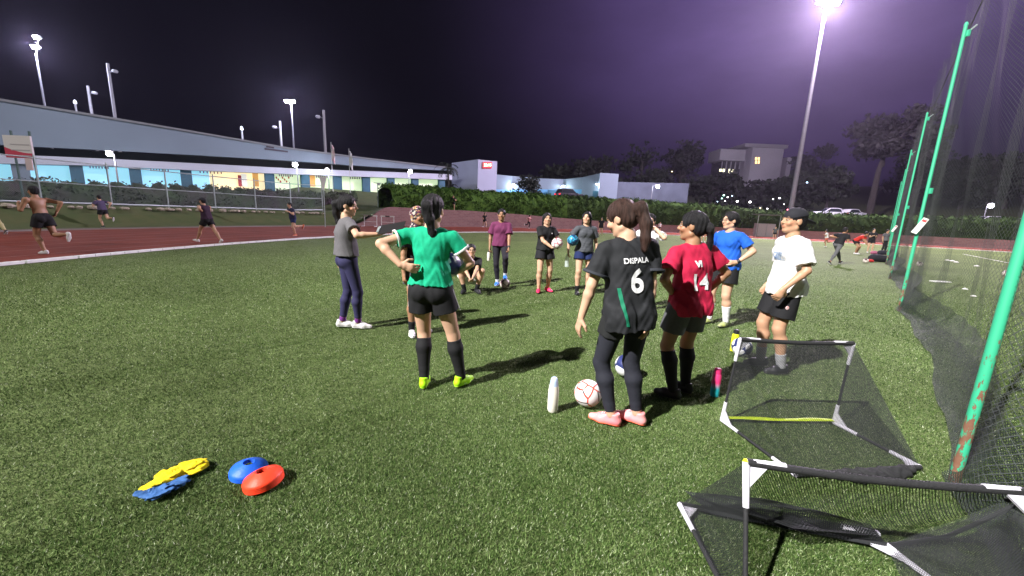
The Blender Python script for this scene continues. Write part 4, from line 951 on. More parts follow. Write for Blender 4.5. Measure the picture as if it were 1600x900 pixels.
    # ---------------- clothing
    def shirt(s, mt, length=.04, o=.012, loose=.012, sleeve=.6, slf=.022, name='shirt', seed=1, amp=.0045, cuff=None, flare=.02, neckd=.02, longs=False, tank=False):
        """length: hem below pelvis centre along spine"""
        F = s.fld([s.P-s.up*length, s.P-s.up*.1, s.N, s.SL, s.SR, s.EL, s.ER]+([s.WL, s.WR] if longs else []), .22); s.torso(F, o, loose=loose)
        F.put(rc(s.W, s.P-s.up*(length+.06), .11*s.b+o+loose, .130*s.b+o+loose+flare, .80, s.fp), .05)
        F.put(rc(s.W-s.rp*.03, s.P-s.rp*.045-s.up*(length+.06), .11*s.b+o, .124*s.b+o+flare, .86, s.fp), .04); F.put(rc(s.W+s.rp*.03, s.P+s.rp*.045-s.up*(length+.06), .11*s.b+o, .124*s.b+o+flare, .86, s.fp), .04)
        for q in (-1, 1):      # cloth hanging from the shoulder blades over the seat
            if loose >= .009: F.put(rc(s.C+s.rcv*q*.06-s.fc*.028, s.P+s.rp*q*.06-s.fp*.042-s.up*(length+.05), .078+o, .088+o), .06)
        F.cut(s.P-s.up*length+s.fp*0, -s.up-s.fp*.03)
        # shoulder slope
        for a in (s.SL, s.SR): F.put(rc(a-s.up*.012, s.N-s.up*.035, .040+o, .038+o), .03)
        wr = lambda P: 0
        F.F = F.F  # sleeves are unioned after their own flat cut
        if not tank:
            for side in (-1, 1):
                S, E, W_ = (s.SL, s.EL, s.WL) if side < 0 else (s.SR, s.ER, s.WR); d = _n(E-S); Lc = .272*sleeve
                G_ = Field(np.minimum(S, E)-.16, np.maximum(S, E)+.16, s.h); g = 1 if s.sex == 'f' else 1.12
                G_.lo = F.lo+np.round((G_.lo-F.lo)/s.h)*s.h
                G_.put(rc(S+d*.012, S+d*(Lc+.08), .049*g+o, .05*g*s.b+o+slf), .01); G_.cut(S+d*Lc, d)
                G_.put(rc(S+d*(Lc-.012), S+d*(Lc+.1), .043*s.b*g+.006, .04*s.b*g+.006), .002, 's')
                if longs:
                    G_ = Field(np.minimum(np.minimum(S, E), W_)-.16, np.maximum(np.maximum(S, E), W_)+.16, s.h); G_.lo = F.lo+np.round((G_.lo-F.lo)/s.h)*s.h
                    G_.put(rc(S, E, .056+o, .046+o), .02); G_.put(rc(E, W_-_n(W_-E)*.01, .046+o, .034+o), .02)
                a = np.round((G_.lo-F.lo)/s.h).astype(int); a0 = np.maximum(a, 0); b0 = np.minimum(a+G_.n, F.n)
                sl = tuple(slice(a0[i], b0[i]) for i in range(3)); sg = tuple(slice(a0[i]-a[i], b0[i]-a[i]) for i in range(3))
                A, D = F.F[sl], G_.F[sg]; k = .025; hh = np.clip(.5+.5*(A-D)/k, 0, 1); F.F[sl] = A*(1-hh)+D*hh-k*hh*(1-hh)
        # folds
        ax = [(F.lo[i]+np.arange(F.n[i])*F.h).astype(np.float32) for i in range(3)]; m = np.abs(F.F) < .05; P = np.stack(np.meshgrid(*ax, indexing='ij'), -1)[m]
        hgt = (P-s.P)@s.up; aw = amp*(1.35-np.clip(hgt/.45, 0, 1)*.8); F.F[m] -= ((wrinkle(P, .8, 22, seed, (1, 1, .62))+wrinkle(P, .6, 50, seed+3, (1, 1, .5)))*aw).astype(np.float32)
        F.F[m] -= (np.abs(np.sin(P[:, 0]*30+P[:, 2]*22+seed+2*np.sin(P[:, 1]*14)))**6*aw*.4).astype(np.float32)
        # neck opening
        F.put(ell(s.N+s.up*(.035-neckd*.0)+s.fc*.02, (.062, .068, .05+neckd), s.rcv, s.fc, s.up), .006, 's')
        o_ = s.finish(F, name, mt, s.root); s.shirt_o = o_
        if cuff:
            for side in (-1, 1):
                S, E = (s.SL, s.EL) if side < 0 else (s.SR, s.ER); d = _n(E-S); Lc = .272*sleeve; g = 1 if s.sex == 'f' else 1.12
                G_ = Field(S+d*Lc-.14, S+d*Lc+.14, s.h*.7); G_.put(rc(S+d*(Lc-.04), S+d*(Lc+.04), .05*g*s.b+o+slf+.003, .05*g*s.b+o+slf+.003), .001); G_.cut(S+d*(Lc+.004), d); G_.cut(S+d*(Lc-.016), -d)
                G_.put(rc(S+d*(Lc-.1), S+d*(Lc+.1), .05*g*s.b+o+slf-.008, .05*g*s.b+o+slf-.008), .001, 's'); s.finish(G_, 'cuff', cuff, s.root)
        return o_
    def shorts(s, mt, length=.5, o=.012, fl=.03, name='shorts', waist=.1, seed=3, amp=.004, skirt=False):
        F = s.fld([s.P, s.KL, s.KR, s.P+s.up*.1], .22); F.put(ell(s.P, (.158*s.b+o, .112*s.b+o, .125), s.rp, s.fp, s.up), .03)
        for q in (-1, 1): F.put(ell(s.P-s.up*.045+s.rp*.07*q-s.fp*.045, np.array([.085, .08, .085])*s.b+o, s.rp, s.fp, s.up), .03)
        F.put(rc(s.P, s.P+s.up*waist, .13*s.b+o, .122*s.b+o, .76, s.fp), .03); F.cut(s.P+s.up*waist, s.up)
        for Hh, K in ((s.HL, s.KL), (s.HR, s.KR)):
            d = _n(K-Hh); L = .415*length; G_ = Field(np.minimum(Hh, K)-.22, np.maximum(Hh, K)+.22, s.h); G_.lo = F.lo+np.round((G_.lo-F.lo)/s.h)*s.h
            G_.put(rc(Hh-d*.02, Hh+d*(L+.1), .092*s.b+o, .078*s.b+o+fl), .01); G_.cut(Hh+d*L, d); G_.put(rc(Hh+d*(L-.015), Hh+d*(L+.15), .075*s.b+.008, .07*s.b+.008), .003, 's')
            a = np.round((G_.lo-F.lo)/s.h).astype(int); a0 = np.maximum(a, 0); b0 = np.minimum(a+G_.n, F.n)
            sl = tuple(slice(a0[i], b0[i]) for i in range(3)); sg = tuple(slice(a0[i]-a[i], b0[i]-a[i]) for i in range(3))
            A, D = F.F[sl], G_.F[sg]; k = .012; hh = np.clip(.5+.5*(A-D)/k, 0, 1); F.F[sl] = A*(1-hh)+D*hh-k*hh*(1-hh)
        ax = [(F.lo[i]+np.arange(F.n[i])*F.h).astype(np.float32) for i in range(3)]; m = np.abs(F.F) < .05; P = np.stack(np.meshgrid(*ax, indexing='ij'), -1)[m]
        F.F[m] -= wrinkle(P, amp, 26, seed, (1, 1, .5)).astype(np.float32)
        s.shorts_o = s.finish(F, name, mt, s.root); return s.shorts_o
    def leggings(s, mt, name='leggings', end=.9, o=.0045, top=True):
        F = s.fld([s.P, s.KL, s.KR, s.AL, s.AR], .2)
        if top:
            F.put(ell(s.P, (.158*s.b+o, .112*s.b+o, .118+o), s.rp, s.fp, s.up), .03)
            for q in (-1, 1): F.put(ell(s.P-s.up*.045+s.rp*.07*q-s.fp*.045, np.array([.085*s.b, .08*s.b, .085])+o, s.rp, s.fp, s.up), .03)
        for q in (-1, 1): s.leg(F, q, o, 'x')
        # cut above ankles: subtract a ball-ended region below
        for K, A in ((s.KL, s.AL), (s.KR, s.AR)):
            d = _n(A-K); c = K+d*.405*end; F.put((lambda P, c=c, d=d: np.maximum((c-P)@d, np.linalg.norm(P-c-d*.06, axis=-1)-.11), c-.14, c+.14+d*.06), .002, 's')
        return s.finish(F, name, mt, s.root)
    def limbtube(s, name, mt, A, B, ra, rb, t0, t1, shape=None):
        A = np.asarray(A); B = np.asarray(B); d = _n(B-A); L = np.linalg.norm(B-A); F = Field(np.minimum(A, B)-.12, np.maximum(A, B)+.12, min(s.h, .01))
        if shape: shape(F)
        else: F.put(rc(A, B, ra, rb), .01)
        F.cut(A+d*L*t0, -d); F.cut(A+d*L*t1, d); return s.finish(F, name, mt, s.root)
    def socks(s, mt, top=.25, bot=1.05, o=.006, sides=(-1, 1)):
        for q in sides:
            K, A = (s.KL, s.AL) if q < 0 else (s.KR, s.AR); s.limbtube('sock', mt, K, A, 0, 0, top, bot, lambda F: s.leg(F, q, o, 'x'))
    def shoes(s, mt, sole=None, sock=None, mt2=None, tongue=None):
        for q in (-1, 1):
            A, f, r, u = s.footframe(q); hh = min(s.h, .008) if s.h < .015 else s.h*.8
            bz = A-u*.085   # sole plane
            def up_(F, o=0):
                F.put(rc(bz+u*.04-f*.045, bz+u*.036+f*.07, .036+o, .041+o, .95, u), .012); F.put(rc(bz+u*.034+f*.07, bz+u*.026+f*.145+r*q*-.006, .041+o, .027+o, .9, u), .02)
                F.put(rc(bz+u*.06-f*.035, bz+u*.088-f*.03, .035+o, .036+o), .015); F.put(rc(bz+u*.075, bz+u*.05+f*.08, .03+o, .026+o), .012)
            F = Field(A-.25, A+.25, hh); up_(F); F.cut(bz+u*.012, -u); F.cut(bz+u*.098-f*.02, u+f*.2); sh_ = s.finish(F, 'shoe', mt, s.root)
            F = Field(A-.25, A+.25, min(hh, .006) if s.h < .015 else s.h*.5); up_(F, .004); F.cut(bz+u*.002, -u); F.cut(bz+u*.020, u); 
            if sole is not None: s.finish(F, 'sole', sole, sh_)
            if mt2 is not None and s.h < .012:      # side stripes
                for j in range(3):
                    for sd in (-1, 1):
                        p = bz+u*.03+f*(.015+.022*j)+r*sd*.037; F = Field(p-.05, p+.05, .004); F.put(rc(p-u*.012+f*.004, p+u*.022-f*.012-r*sd*.006, .0042, .0042), .001); s.finish(F, 'stripe', mt2, sh_)
            if tongue is not None and s.h < .012:
                F = Field(A-.12, A+.16, .005)
                for j in range(4): p = bz+u*(.092-.011*j)+f*(.045+.02*j); F.put(rc(p-r*.02, p+r*.02, .004, .004), .001)
                s.finish(F, 'laces', tongue, sh_)
    def hair(s, mt, style='pony', tail=None, ts=(.035, .03, .012), fringe=.03, seed=1, name='hair', bun=None, long=None, vol=.014, braid=False, low=0):
        c, r, f, u = s.HC, s.hr, s.hf, s.hu; P = lambda x, y, z: c+(r*x+f*y+u*z)*HS; hh = min(s.h, .007) if s.h < .016 else s.h
        tl_ = [s.HC]+([s.HC+s.hr*t[0]+s.hf*t[1]+s.hu*t[2] for t in tail] if tail is not None else [])+([s.HC-s.hu*long] if long else []); F = s.fld(tl_, .19, hh)
        vol = vol*.75
        F.put(ell(P(0, -.014, .032), np.array([.0735+vol, .092+vol, .083+vol])*HS, r, f, u), .01); F.put(ell(P(0, -.045, -.02), np.array([.066+vol*.7, .058+vol, .078 if style == 'long' else .062])*HS, r, f, u), .02)
        # open the face
        F.put(ell(P(0, .112, -.034), (.064, .078, .120), r, f, u), .008, 's')
        if style != 'long':
            for q in (-1, 1): F.put(ell(P(q*.088, .014, -.042), (.034, .050, .062), r, f, u), .01, 's')
        F.put(ell(P(0, -.02, -.16), (.12, .16, .07), r, f, u), .01, 's')
        if tail is not None:
            pts = [np.asarray(t, float) for t in tail]; pts = [P(*pts[0])]+[P(*t) if len(t) == 3 else t for t in pts[1:]]
            n = len(pts)-1
            for i in range(n):
                q0, q1 = i/n, (i+1)/n; R0 = float(np.interp(q0, [0, .35, 1], ts)); R1 = float(np.interp(q1, [0, .35, 1], ts)); F.put(rc(pts[i], pts[i+1], R0, R1, .8, f), .02)
            if braid:
                for i in range(14):
                    t = i/13*n; j = min(int(t), n-1); p = pts[j]*(1-t+j)+pts[j+1]*(t-j); F.put(ell(p+r*(.012 if i % 2 else -.012), (.026*(1-.4*i/13), .02, .03), r, f, u), .004)
        if bun is not None: F.put(ell(P(*bun[:3]), (bun[3],)*3), .015)
        if long is not None:
            for q in (-1, 1): F.put(rc(P(q*.07, -.02, 0), P(q*.075, -.03, -long), .03, .024, .8, r), .03)
            F.put(rc(P(0, -.06, 0), P(0, -.075, -long), .06, .05, .6, f), .03)
        ax = [(F.lo[i]+np.arange(F.n[i])*F.h).astype(np.float32) for i in range(3)]; m = np.abs(F.F) < .03; Q = np.stack(np.meshgrid(*ax, indexing='ij'), -1)[m]-s.HC
        a = np.arctan2(Q@r, Q@f); zz = Q@u
        F.F[m] -= (.0022*np.sin(a*19+zz*22+seed)+.0014*np.sin(a*43+zz*30+3*np.sin(zz*30))).astype(np.float32)
        s.hair_o = s.finish(F, name, mt, s.root); return s.hair_o
    def add_part(s, name, mt, prims, h=.005, k=.004, parent=None, cuts=()):
        lo = np.min([p[1] for p in prims], 0)-.02; hi = np.max([p[2] for p in prims], 0)+.02; F = Field(lo, hi, h)
        for p in prims: F.put(p, k)
        for c in cuts: F.cut(*c)
        return s.finish(F, name, mt, parent or s.root)
    def glasses(s):
        c, r, f, u = s.HC, s.hr, s.hf, s.hu; P = lambda x, y, z: c+(r*x+f*y+u*z)*HS; pr = []
        for q in (-1, 1):
            n = 12; pts = [P(q*.033+.022*math.cos(t), .100, .002+.017*math.sin(t)) for t in np.linspace(0, 2*math.pi, n+1)]
            for a, b in zip(pts, pts[1:]): pr.append(rc(a, b, .0024, .0024))
            pr.append(rc(P(q*.055, .098, .006), P(q*.079, -.005, .006), .0022, .0022))
        pr.append(rc(P(-.011, .102, .004), P(.011, .102, .004), .0024, .0024)); s.add_part('glasses', mat('glasses_frame', (.02, .02, .025), .3), pr, .0028, .001)
    def wp(s, local):      # local (unscaled) point -> world
        v = Matrix.Rotation(-R_(s.yaw), 3, 'Z') @ Vector(np.asarray(local)*s.k); return Vector(s.loc)+v
    def lettering(s, text, size, up_off, mt, name='number', back=True, xoff=0, sx=1.0, bold=.006):
        """text wrapped on the shirt's back or chest, up_off above the pelvis centre"""
        sg = -1 if back else 1; f = s.fc*sg; r = s.rcv*(1 if back else -1); u = s.up
        o0 = s.P+u*up_off+s.rcv*xoff
        M = Matrix(((r[0], u[0], f[0]), (r[1], u[1], f[1]), (r[2], u[2], f[2]))).to_4x4()
        T = text_obj(text, size, mt, Matrix.Identity(4), None, name, 0, bold, sx); me = T.data; bm = bmesh.new(); bm.from_mesh(me)
        bmesh.ops.triangulate(bm, faces=bm.faces)
        for _ in range(9):
            ed = [e for e in bm.edges if e.calc_length() > .013]
            if not ed: break
            bmesh.ops.subdivide_edges(bm, edges=ed, cuts=1); bmesh.ops.triangulate(bm, faces=bm.faces)
        from mathutils.bvhtree import BVHTree
        sh = s.shirt_o.data; tree_ = BVHTree.FromPolygons([v.co/s.k for v in sh.vertices], [tuple(p.vertices) for p in sh.polygons])
        for v in bm.verts:
            q = Vector(o0)+Vector(r)*v.co.x+Vector(u)*v.co.y; h = tree_.ray_cast(q+Vector(f)*.5, -Vector(f), 1)
            v.co = (h[0]+Vector(f)*.009 if h[0] else q+Vector(f)*.15)*s.k
        bm.to_mesh(me); bm.free(); T.parent = s.shirt_o; return T
# ================================================================ THE PEOPLE
c_green = cloth('green', (.005, .36, .19)); c_black = cloth('black', (.012, .012, .014)); c_white = cloth('white', (.68, .67, .68)); c_navy = cloth('navy', (.032, .030, .085))
c_grey = cloth('heather_grey', (.115, .11, .12)); c_maroon = cloth('maroon', (.145, .028, .085)); c_dkgrey = cloth('dark_grey', (.035, .038, .048)); c_blue = cloth('blue', (.012, .10, .52)); c_red = cloth('red', (.42, .012, .05))
c_navys = cloth('navy_shorts', (.012, .022, .085)); c_greys = cloth('grey_shorts', (.10, .10, .11)); c_sockw = cloth('sock_white', (.7, .7, .72)); c_sockg = cloth('sock_grey', (.3, .3, .32)); c_trim = mat('print_white', (.70, .70, .72), .6); c_jgreen = mat('print_green', (.004, .17, .09), .7)
s_neon = shp('neon', (.42, .85, .01)); s_white = shp('white', (.68, .66, .66)); s_black = shp('black', (.015, .015, .018)); s_blue = shp('blue', (.02, .17, .75)); s_pink = mat('shoe_pink', (.85, .20, .24), .45, col2=(.80, .38, .36), nscale=7); s_hot = shp('hot_pink', (.85, .03, .12)); s_solew = shp('sole_white', (.7, .7, .7)); s_orange = shp('sole_orange', (.85, .14, .06)); s_soled = shp('sole_dark', (.03, .03, .03))
def at_(px, py): g = G(px, py); return Vector((g.x, g.y, 0.0))
GRP = 'players gathered on the pitch'
def tol(loc, yaw, H, px, py, Y):
    v = AT(px, py, Y)-loc; v = Matrix.Rotation(R_(yaw), 3, 'Z') @ v; return np.array(v)/(H/1.70)
# 1 green shirt, from behind
L0 = at_(690, 604); p = Person('person seen from behind in green shirt, black shorts and neon boots, hand on hip', L0, 1.65, 4, 'light', .0062, pel=(-.10, 0, .915), side=1, head=6, lf=(-.155, -.02, 0), rf=(.165, .05, 0), lfy=-8, rfy=30,
    lh=tol(L0, 4, 1.65, 626, 414, 2.98), le=(-1, -.5, -.1), lhd=(.95, .1, -.25), lhn=(.1, .95, 0), rh=(.10, .24, 1.03), re=(1, -.55, -.35), rhd=(-.6, .7, .3), build=1.03)
g1 = p
p.shirt(c_green, length=-.02, sleeve=.52, slf=.012, cuff=c_white, seed=2, loose=.006, flare=.005, amp=.008)
p.shorts(c_black, .46, fl=.03); p.socks(c_black, .12, 1.05, .008); p.shoes(s_neon, s_neon, mt2=c_trim)
for q, K, Hh in ((-1, p.KL, p.HL), (1, p.KR, p.HR)):
    d = _n(K-Hh); a = Hh+p.rp*q*.108-d*.03; b = Hh+d*.17+p.rp*q*.122; p.add_part('side_stripe', c_trim, [rc(a, b, .008, .008, .6, p.rp)], .005, parent=p.shorts_o)
p.hair(hair_black, tail=[(0, -.10, .055), (0, -.135, .03), (.015, -.12, -.07), (.03, -.095, -.17), (.045, -.09, -.25)], ts=(.035, .046, .022), seed=2)
p.add_part('hair_tie', c_dkgrey, [ell(p.HC+p.hr*0-p.hf*.108+p.hu*.052, (.03, .02, .026), p.hr, p.hf, p.hu)], .006, parent=p.hair_o)
# 2 grey tee coach
L0 = at_(547, 512); p = Person('person in grey tee and navy leggings with white shoes, talking and gesturing with one hand', L0, 1.66, 52, 'light', .0075, pel=(0, 0, .925), head=32, nod=4, lf=(-.09, -.07, 0), rf=(.08, .08, 0), lfy=25, rfy=32,
    rh=tol(L0, 52, 1.66, 592, 366, 4.50), re=(.6, -1, -.6), rhd=(.0, .9, .25), rhn=(-.3, .2, .9), lh=(-.25, -.02, .86), le=(-.4, -1, 0), curl=.35)
g2 = p
p.leggings(c_navy, end=.86); p.shirt(c_grey, length=-.03, sleeve=.62, loose=.01, seed=5, flare=.005); p.shoes(s_white, s_solew, tongue=c_trim); p.socks(mat('sock_purple', (.16, .03, .22), .8), .86, 1.0, .004)
p.hair(hair_black, tail=[(0, -.095, .02), (0, -.14, 0), (0, -.13, -.1), (0, -.10, -.2), (0, -.075, -.27)], ts=(.045, .055, .03), seed=5)
p.add_part('hair_clip', c_trim, [ell(p.HC+p.hr*.052-p.hf*.072+p.hu*.055, (.008, .014, .026), p.hr+p.hf*-.6, p.hf+p.hr*.6, p.hu+p.hf*.5)], .004, parent=p.hair_o)
cb = p.wp(p.WR+np.array([.0, .12, .03]))
# clipboard held in that hand
c0 = AT(612, 356, 4.42); ob = empty('clipboard', c0, label='black clipboard held out level by the person in the grey tee', cat='clipboard')
Mx = Matrix.Rotation(R_(-12), 3, 'Y') @ Matrix.Rotation(R_(28), 3, 'X'); m = MB(); m.box(c0, (.30, .20, .008), Mx); m.build('board', mat('clipboard_black', (.012, .011, .012), .5), ob, bevel=.002)
m = MB(); m.box(c0+Mx @ Vector((-.15, 0, .008)), (.03, .12, .014), Mx); m.build('clip', steel_m, ob, bevel=.003)
# 3 scarf person
L0 = at_(652, 519); p = Person('person in patterned headscarf and black top, half hidden behind the green shirt', L0, 1.56, 128, 'tan', .009, pel=(0, 0, .925), head=-5, lf=(-.13, -.02, 0), rf=(.13, .05, 0), lfy=0, rfy=35, rh=(.25, .05, .84), re=(.5, -1, 0), curl=.8)
p.shirt(c_black, sleeve=.7, seed=7); p.shorts(c_greys, .5); p.socks(c_black, .72, 1.05); p.shoes(s_white, s_solew)
def scarf_mat():
    m = bpy.data.materials.new('patterned_scarf'); m.use_nodes = True; t = m.node_tree; b = t.nodes['Principled BSDF']; v = t.nodes.new('ShaderNodeTexVoronoi'); v.inputs['Scale'].default_value = 55; tc = t.nodes.new('ShaderNodeTexCoord'); t.links.new(tc.outputs['Object'], v.inputs[0])
    r = t.nodes.new('ShaderNodeValToRGB'); r.color_ramp.interpolation = 'CONSTANT'; e = r.color_ramp.elements; e[0].color = (.02, .01, .02, 1); e[1].position = .42; e[1].color = (.16, .03, .06, 1)
    for ps, c in ((.58, (.45, .28, .10, 1)), (.68, (.05, .02, .06, 1)), (.8, (.5, .42, .38, 1))): x = e.new(ps); x.color = c
    sp = t.nodes.new('ShaderNodeSeparateXYZ'); t.links.new(v.outputs['Color'], sp.inputs[0]); t.links.new(sp.outputs[0], r.inputs[0]); t.links.new(r.outputs[0], b.inputs['Base Color']); b.inputs['Roughness'].default_value = .8; return m
sm_ = scarf_mat(); c, r, f, u = p.HC, p.hr, p.hf, p.hu
F = Field(c-.3, c+.25, .008); F.put(ell(c+u*.025-f*.015, (.092, .108, .108), r, f, u), .02); F.put(rc(c-u*.08-f*.03, c-u*.16-f*.02, .07, .11, .8, f), .04); F.put(ell(c+f*.125-u*.03, (.058, .08, .095), r, f, u), .01, 's'); p.finish(F, 'headscarf', sm_, p.root)
# 4 squatting
L0 = at_(735, 457); p = Person('person in glasses and black tee squatting with hands clasped over the knees', L0, 1.6, 172, 'light', .0095, pel=(0, -.20, .27), lean=24, head=-4, nod=-6, lf=(-.13, .02, 0), rf=(.13, .06, 0), lfy=-22, rfy=22, lk=(-.45, 1, .9), rk=(.45, 1, .9),
    lh=(-.02, .46, .36), rh=(.04, .47, .37), le=(-1, -.3, -.6), re=(1, -.3, -.6), curl=.9, lhd=(.3, .6, -.6), rhd=(-.3, .6, -.6))
p.shirt(c_black, length=.0, sleeve=.75, seed=9); p.shorts(c_white, .62, fl=.035); p.shoes(s_black, s_soled); p.socks(c_black, .72, 1.05); p.glasses(); p.hair(hair_black, tail=[(0, -.10, 0), (-.03, -.10, -.08), (-.10, -.03, -.17), (-.11, .0, -.24)], ts=(.03, .03, .015), seed=9)
# 5 maroon
L0 = at_(781, 446); p = Person('person in maroon tee and dark leggings resting a blue shoe on a ball', L0, 1.63, 180, 'tan', .0095, pel=(.015, -.03, .92), head=2, rf=(.06, -.02, 0), lf=(-.115, .17, .19), lfp=6, rfy=12, lfy=-4, rh=(.25, .03, .86), re=(.5, -1, 0), lh=(-.17, .2, .80), le=(-.7, -1, 0), curl=1.0)
p5 = p; p.leggings(cloth('dark_leggings', (.018, .016, .024)), end=.9); p.socks(c_sockw, .84, 1.05, .006); p.shoes(s_blue, s_solew); p.shirt(c_maroon, length=.03, sleeve=.78, slf=.03, loose=.022, seed=11, flare=.03)
p.hair(hair_black, tail=[(0, -.10, 0), (0, -.12, -.05), (0, -.09, -.12)], ts=(.03, .03, .02), seed=11); p.add_part('wristwatch', s_black, [rc(p.WL-_n(p.WL-p.EL)*.02, p.WL-_n(p.WL-p.EL)*.005, .031, .031)], .006)
# 6 ball holder
L0 = at_(848, 456); p = Person('person in black tee and shorts holding a white ball at waist height, hot pink shoes', L0, 1.58, 158, 'light', .0095, pel=(0, 0, .925), head=14, nod=-3, lf=(-.13, -.03, 0), rf=(.12, .03, 0), lfy=-15, rfy=30, rh=(-.02, .27, .99), re=(1, -.6, -.5), lh=(-.16, .27, 1.0), le=(-1, -.6, -.5), rhd=(-.75, .6, 0), lhd=(.5, .8, .1), rhn=(0, 0, 1), lhn=(0, 0, 1), build=1.04, curl=.4)
p6 = p; p.shirt(c_black, length=.0, sleeve=.62, slf=.026, seed=13, loose=.018); p.shorts(cloth('black_skirt', (.014, .014, .018)), .42, fl=.045, waist=.12); p.shoes(s_hot, s_soled); p.hair(hair_black, style='long', long=.11, seed=13)
p.add_part('chest_logo', c_trim, [ell(p.C-p.rcv*.075+p.fc*.135+p.up*.05, (.012, .006, .014))], .005)
# 7 dark grey striped
L0 = at_(908, 459); p = Person('person with long dark hair in charcoal tee, navy shorts, carrying blue ball and clear bottle', L0, 1.63, 170, 'light', .0095, pel=(0, 0, .925), head=32, nod=-8, lf=(-.12, -.02, 0), rf=(.11, .03, 0), lfy=-12, rfy=20, rh=(.345, .0, .90), re=(1, -.25, .2), lh=(-.255, .06, .87), le=(-.5, -1, 0), curl=.9)
p7 = p; p.shirt(mat('cloth_charcoal_band', (.04, .044, .055), .8, col2=(.085, .09, .105), nscale=26, stretch=(.4, .4, 3)), length=.03, sleeve=.7, slf=.024, seed=15, loose=.016); p.shorts(c_navys, .40, fl=.04); p.socks(c_black, .74, 1.05); p.shoes(s_black, s_soled, mt2=c_trim); p.hair(hair_black, style='long', long=.17, seed=15)
# 8 jersey six
L0 = at_(976, 664); p = Person('person from behind in black jersey number 6 over black leggings with pink boots', L0, 1.66, -10, 'light', .0062, pel=(-.055, .02, .915), lean=3, side=-5, head=-38, nod=20, tilt=-4, lf=(-.11, .02, 0), rf=(.10, .02, 0), lfy=-52, rfy=-38,
    lh=tol(L0, -10, 1.66, 906, 502, 2.62), rh=tol(L0, -10, 1.66, 1012, 508, 2.55), le=(-.9, -1, .3), re=(.8, -1, .2), lhd=(-.15, .2, -1), rhd=(.05, .25, -1), curl=.42)
p8 = p; p.leggings(cloth('black_tights', (.020, .021, .030)), end=.93); p.shorts(cloth('jersey_shorts', (.016, .017, .018)), .42, fl=.004, o=.008)
p.shirt(cloth('jersey_black', (.017, .018, .021)), length=.15, sleeve=.70, slf=.03, seed=17, loose=.012, flare=.006, amp=.008, cuff=c_dkgrey)
p.shoes(s_pink, s_orange, tongue=c_trim); p.hair(hair_brown, tail=[(0, -.10, .035), (0, -.145, .02), (.0, -.15, -.08), (-.02, -.13, -.17), (-.03, -.11, -.23)], ts=(.034, .055, .03), seed=17)
p.add_part('hair_tie', mat('tie_pink', (.5, .22, .18), .7), [ell(p.HC-p.hf*.112+p.hu*.033, (.034, .016, .03), p.hr, p.hf, p.hu)], .006, parent=p.hair_o)
p.lettering('6', .225, .205, c_trim, 'number', xoff=-.005, sx=.80, bold=.006); p.lettering('DISPALA', .050, .35, c_trim, 'name_print', sx=.95, bold=.0012)
# green side stripe on jersey
from mathutils.bvhtree import BVHTree
def surf_strip(p, pts, w, mt, name, off=.004, front=False):
    """pts: (x along the chest axis, height above the pelvis centre) on the shirt's back"""
    sh = p.shirt_o.data; T = BVHTree.FromPolygons([v.co/p.k for v in sh.vertices], [tuple(q.vertices) for q in sh.polygons]); V = []; F = []; n = 24; f = Vector(p.fc if front else -p.fc)
    for i in range(n+1):
        t = i/n*(len(pts)-1); j = min(int(t), len(pts)-2); x, y = [pts[j][k]*(1-t+j)+pts[j+1][k]*(t-j) for k in (0, 1)]
        for sg in (-.5, -.17, .17, .5):
            q = Vector(p.P+p.rcv*(x+sg*w)+p.up*y); h = T.ray_cast(q+f*.5, -f, 1); V.append(((h[0] if h[0] else q+f*.12)+f*off)*p.k)
    for i in range(n):
        for k in range(3): F.append((i*4+k, i*4+k+1, (i+1)*4+k+1, (i+1)*4+k))
    o = link_mesh(name, V, F, mt, None, True); o.parent = p.shirt_o; return o
surf_strip(p, [(-.125, .17), (-.105, .04), (-.08, -.095)], .022, c_jgreen, 'green_piping')
# 9 white tee person farther back
L0 = at_(1002, 482); p = Person('person in white tee mostly hidden behind the number 6 jersey, hand raised to the face', L0, 1.62, -150, 'light', .0105, pel=(0, 0, .925), head=-10, lh=(-.12, .16, 1.46), le=(-1, 0, -1), rh=(.22, .1, .85), curl=.7)
p.shirt(c_white, sleeve=.65, seed=19); p.shorts(c_black, .5); p.shoes(s_white, s_solew); p.hair(hair_black, tail=[(0, -.1, .02), (0, -.13, -.06)], ts=(.03, .035, .02))
# 10 red 14
L0 = at_(1062, 618); p = Person('person from behind in red jersey number 14 with long braid and hands on hips', L0, 1.60, -16, 'tan', .0065, pel=(-.03, 0, .92), side=-4, head=-42, lf=(-.11, -.03, 0), rf=(.10, .06, 0), lfy=-35, rfy=-15,
    rh=(.19, .06, .97), re=(1, -.55, .1), lh=(-.19, .03, .97), le=(-1, -.5, 0), rhd=(-.6, .8, -.1), lhd=(.4, .85, -.3), rhn=(-.8, -.5, 0), lhn=(.8, -.4, 0), build=.97)
p10 = p; p.shorts(c_greys, .62, fl=.025); p.shirt(c_red, length=.12, sleeve=.66, slf=.024, seed=21, loose=.012, flare=.0, amp=.008); p.socks(c_black, .10, 1.05, .008); p.shoes(s_black, s_soled)
p.hair(hair_black, tail=[(0, -.10, .02), (0, -.135, -.01), (.04, -.14, -.12), (.05, -.13, -.24), (.055, -.11, -.36)], ts=(.034, .034, .024), braid=True, seed=21)
p.lettering('14', .195, .18, c_trim, 'number', sx=.9, bold=.004, xoff=-.025); p.lettering('VI', .065, .34, c_trim, 'name_print', xoff=-.045, bold=.004)
# pale panel on the shorts' side
d = _n(p.KL-p.HL); p.add_part('side_panel', mat('panel_grey', (.34, .35, .37), .7), [rc(p.HL+d*.10-p.rp*.085, p.HL+d*.22-p.rp*.088, .034, .038, .5, p.rp)], .007, parent=p.shorts_o)
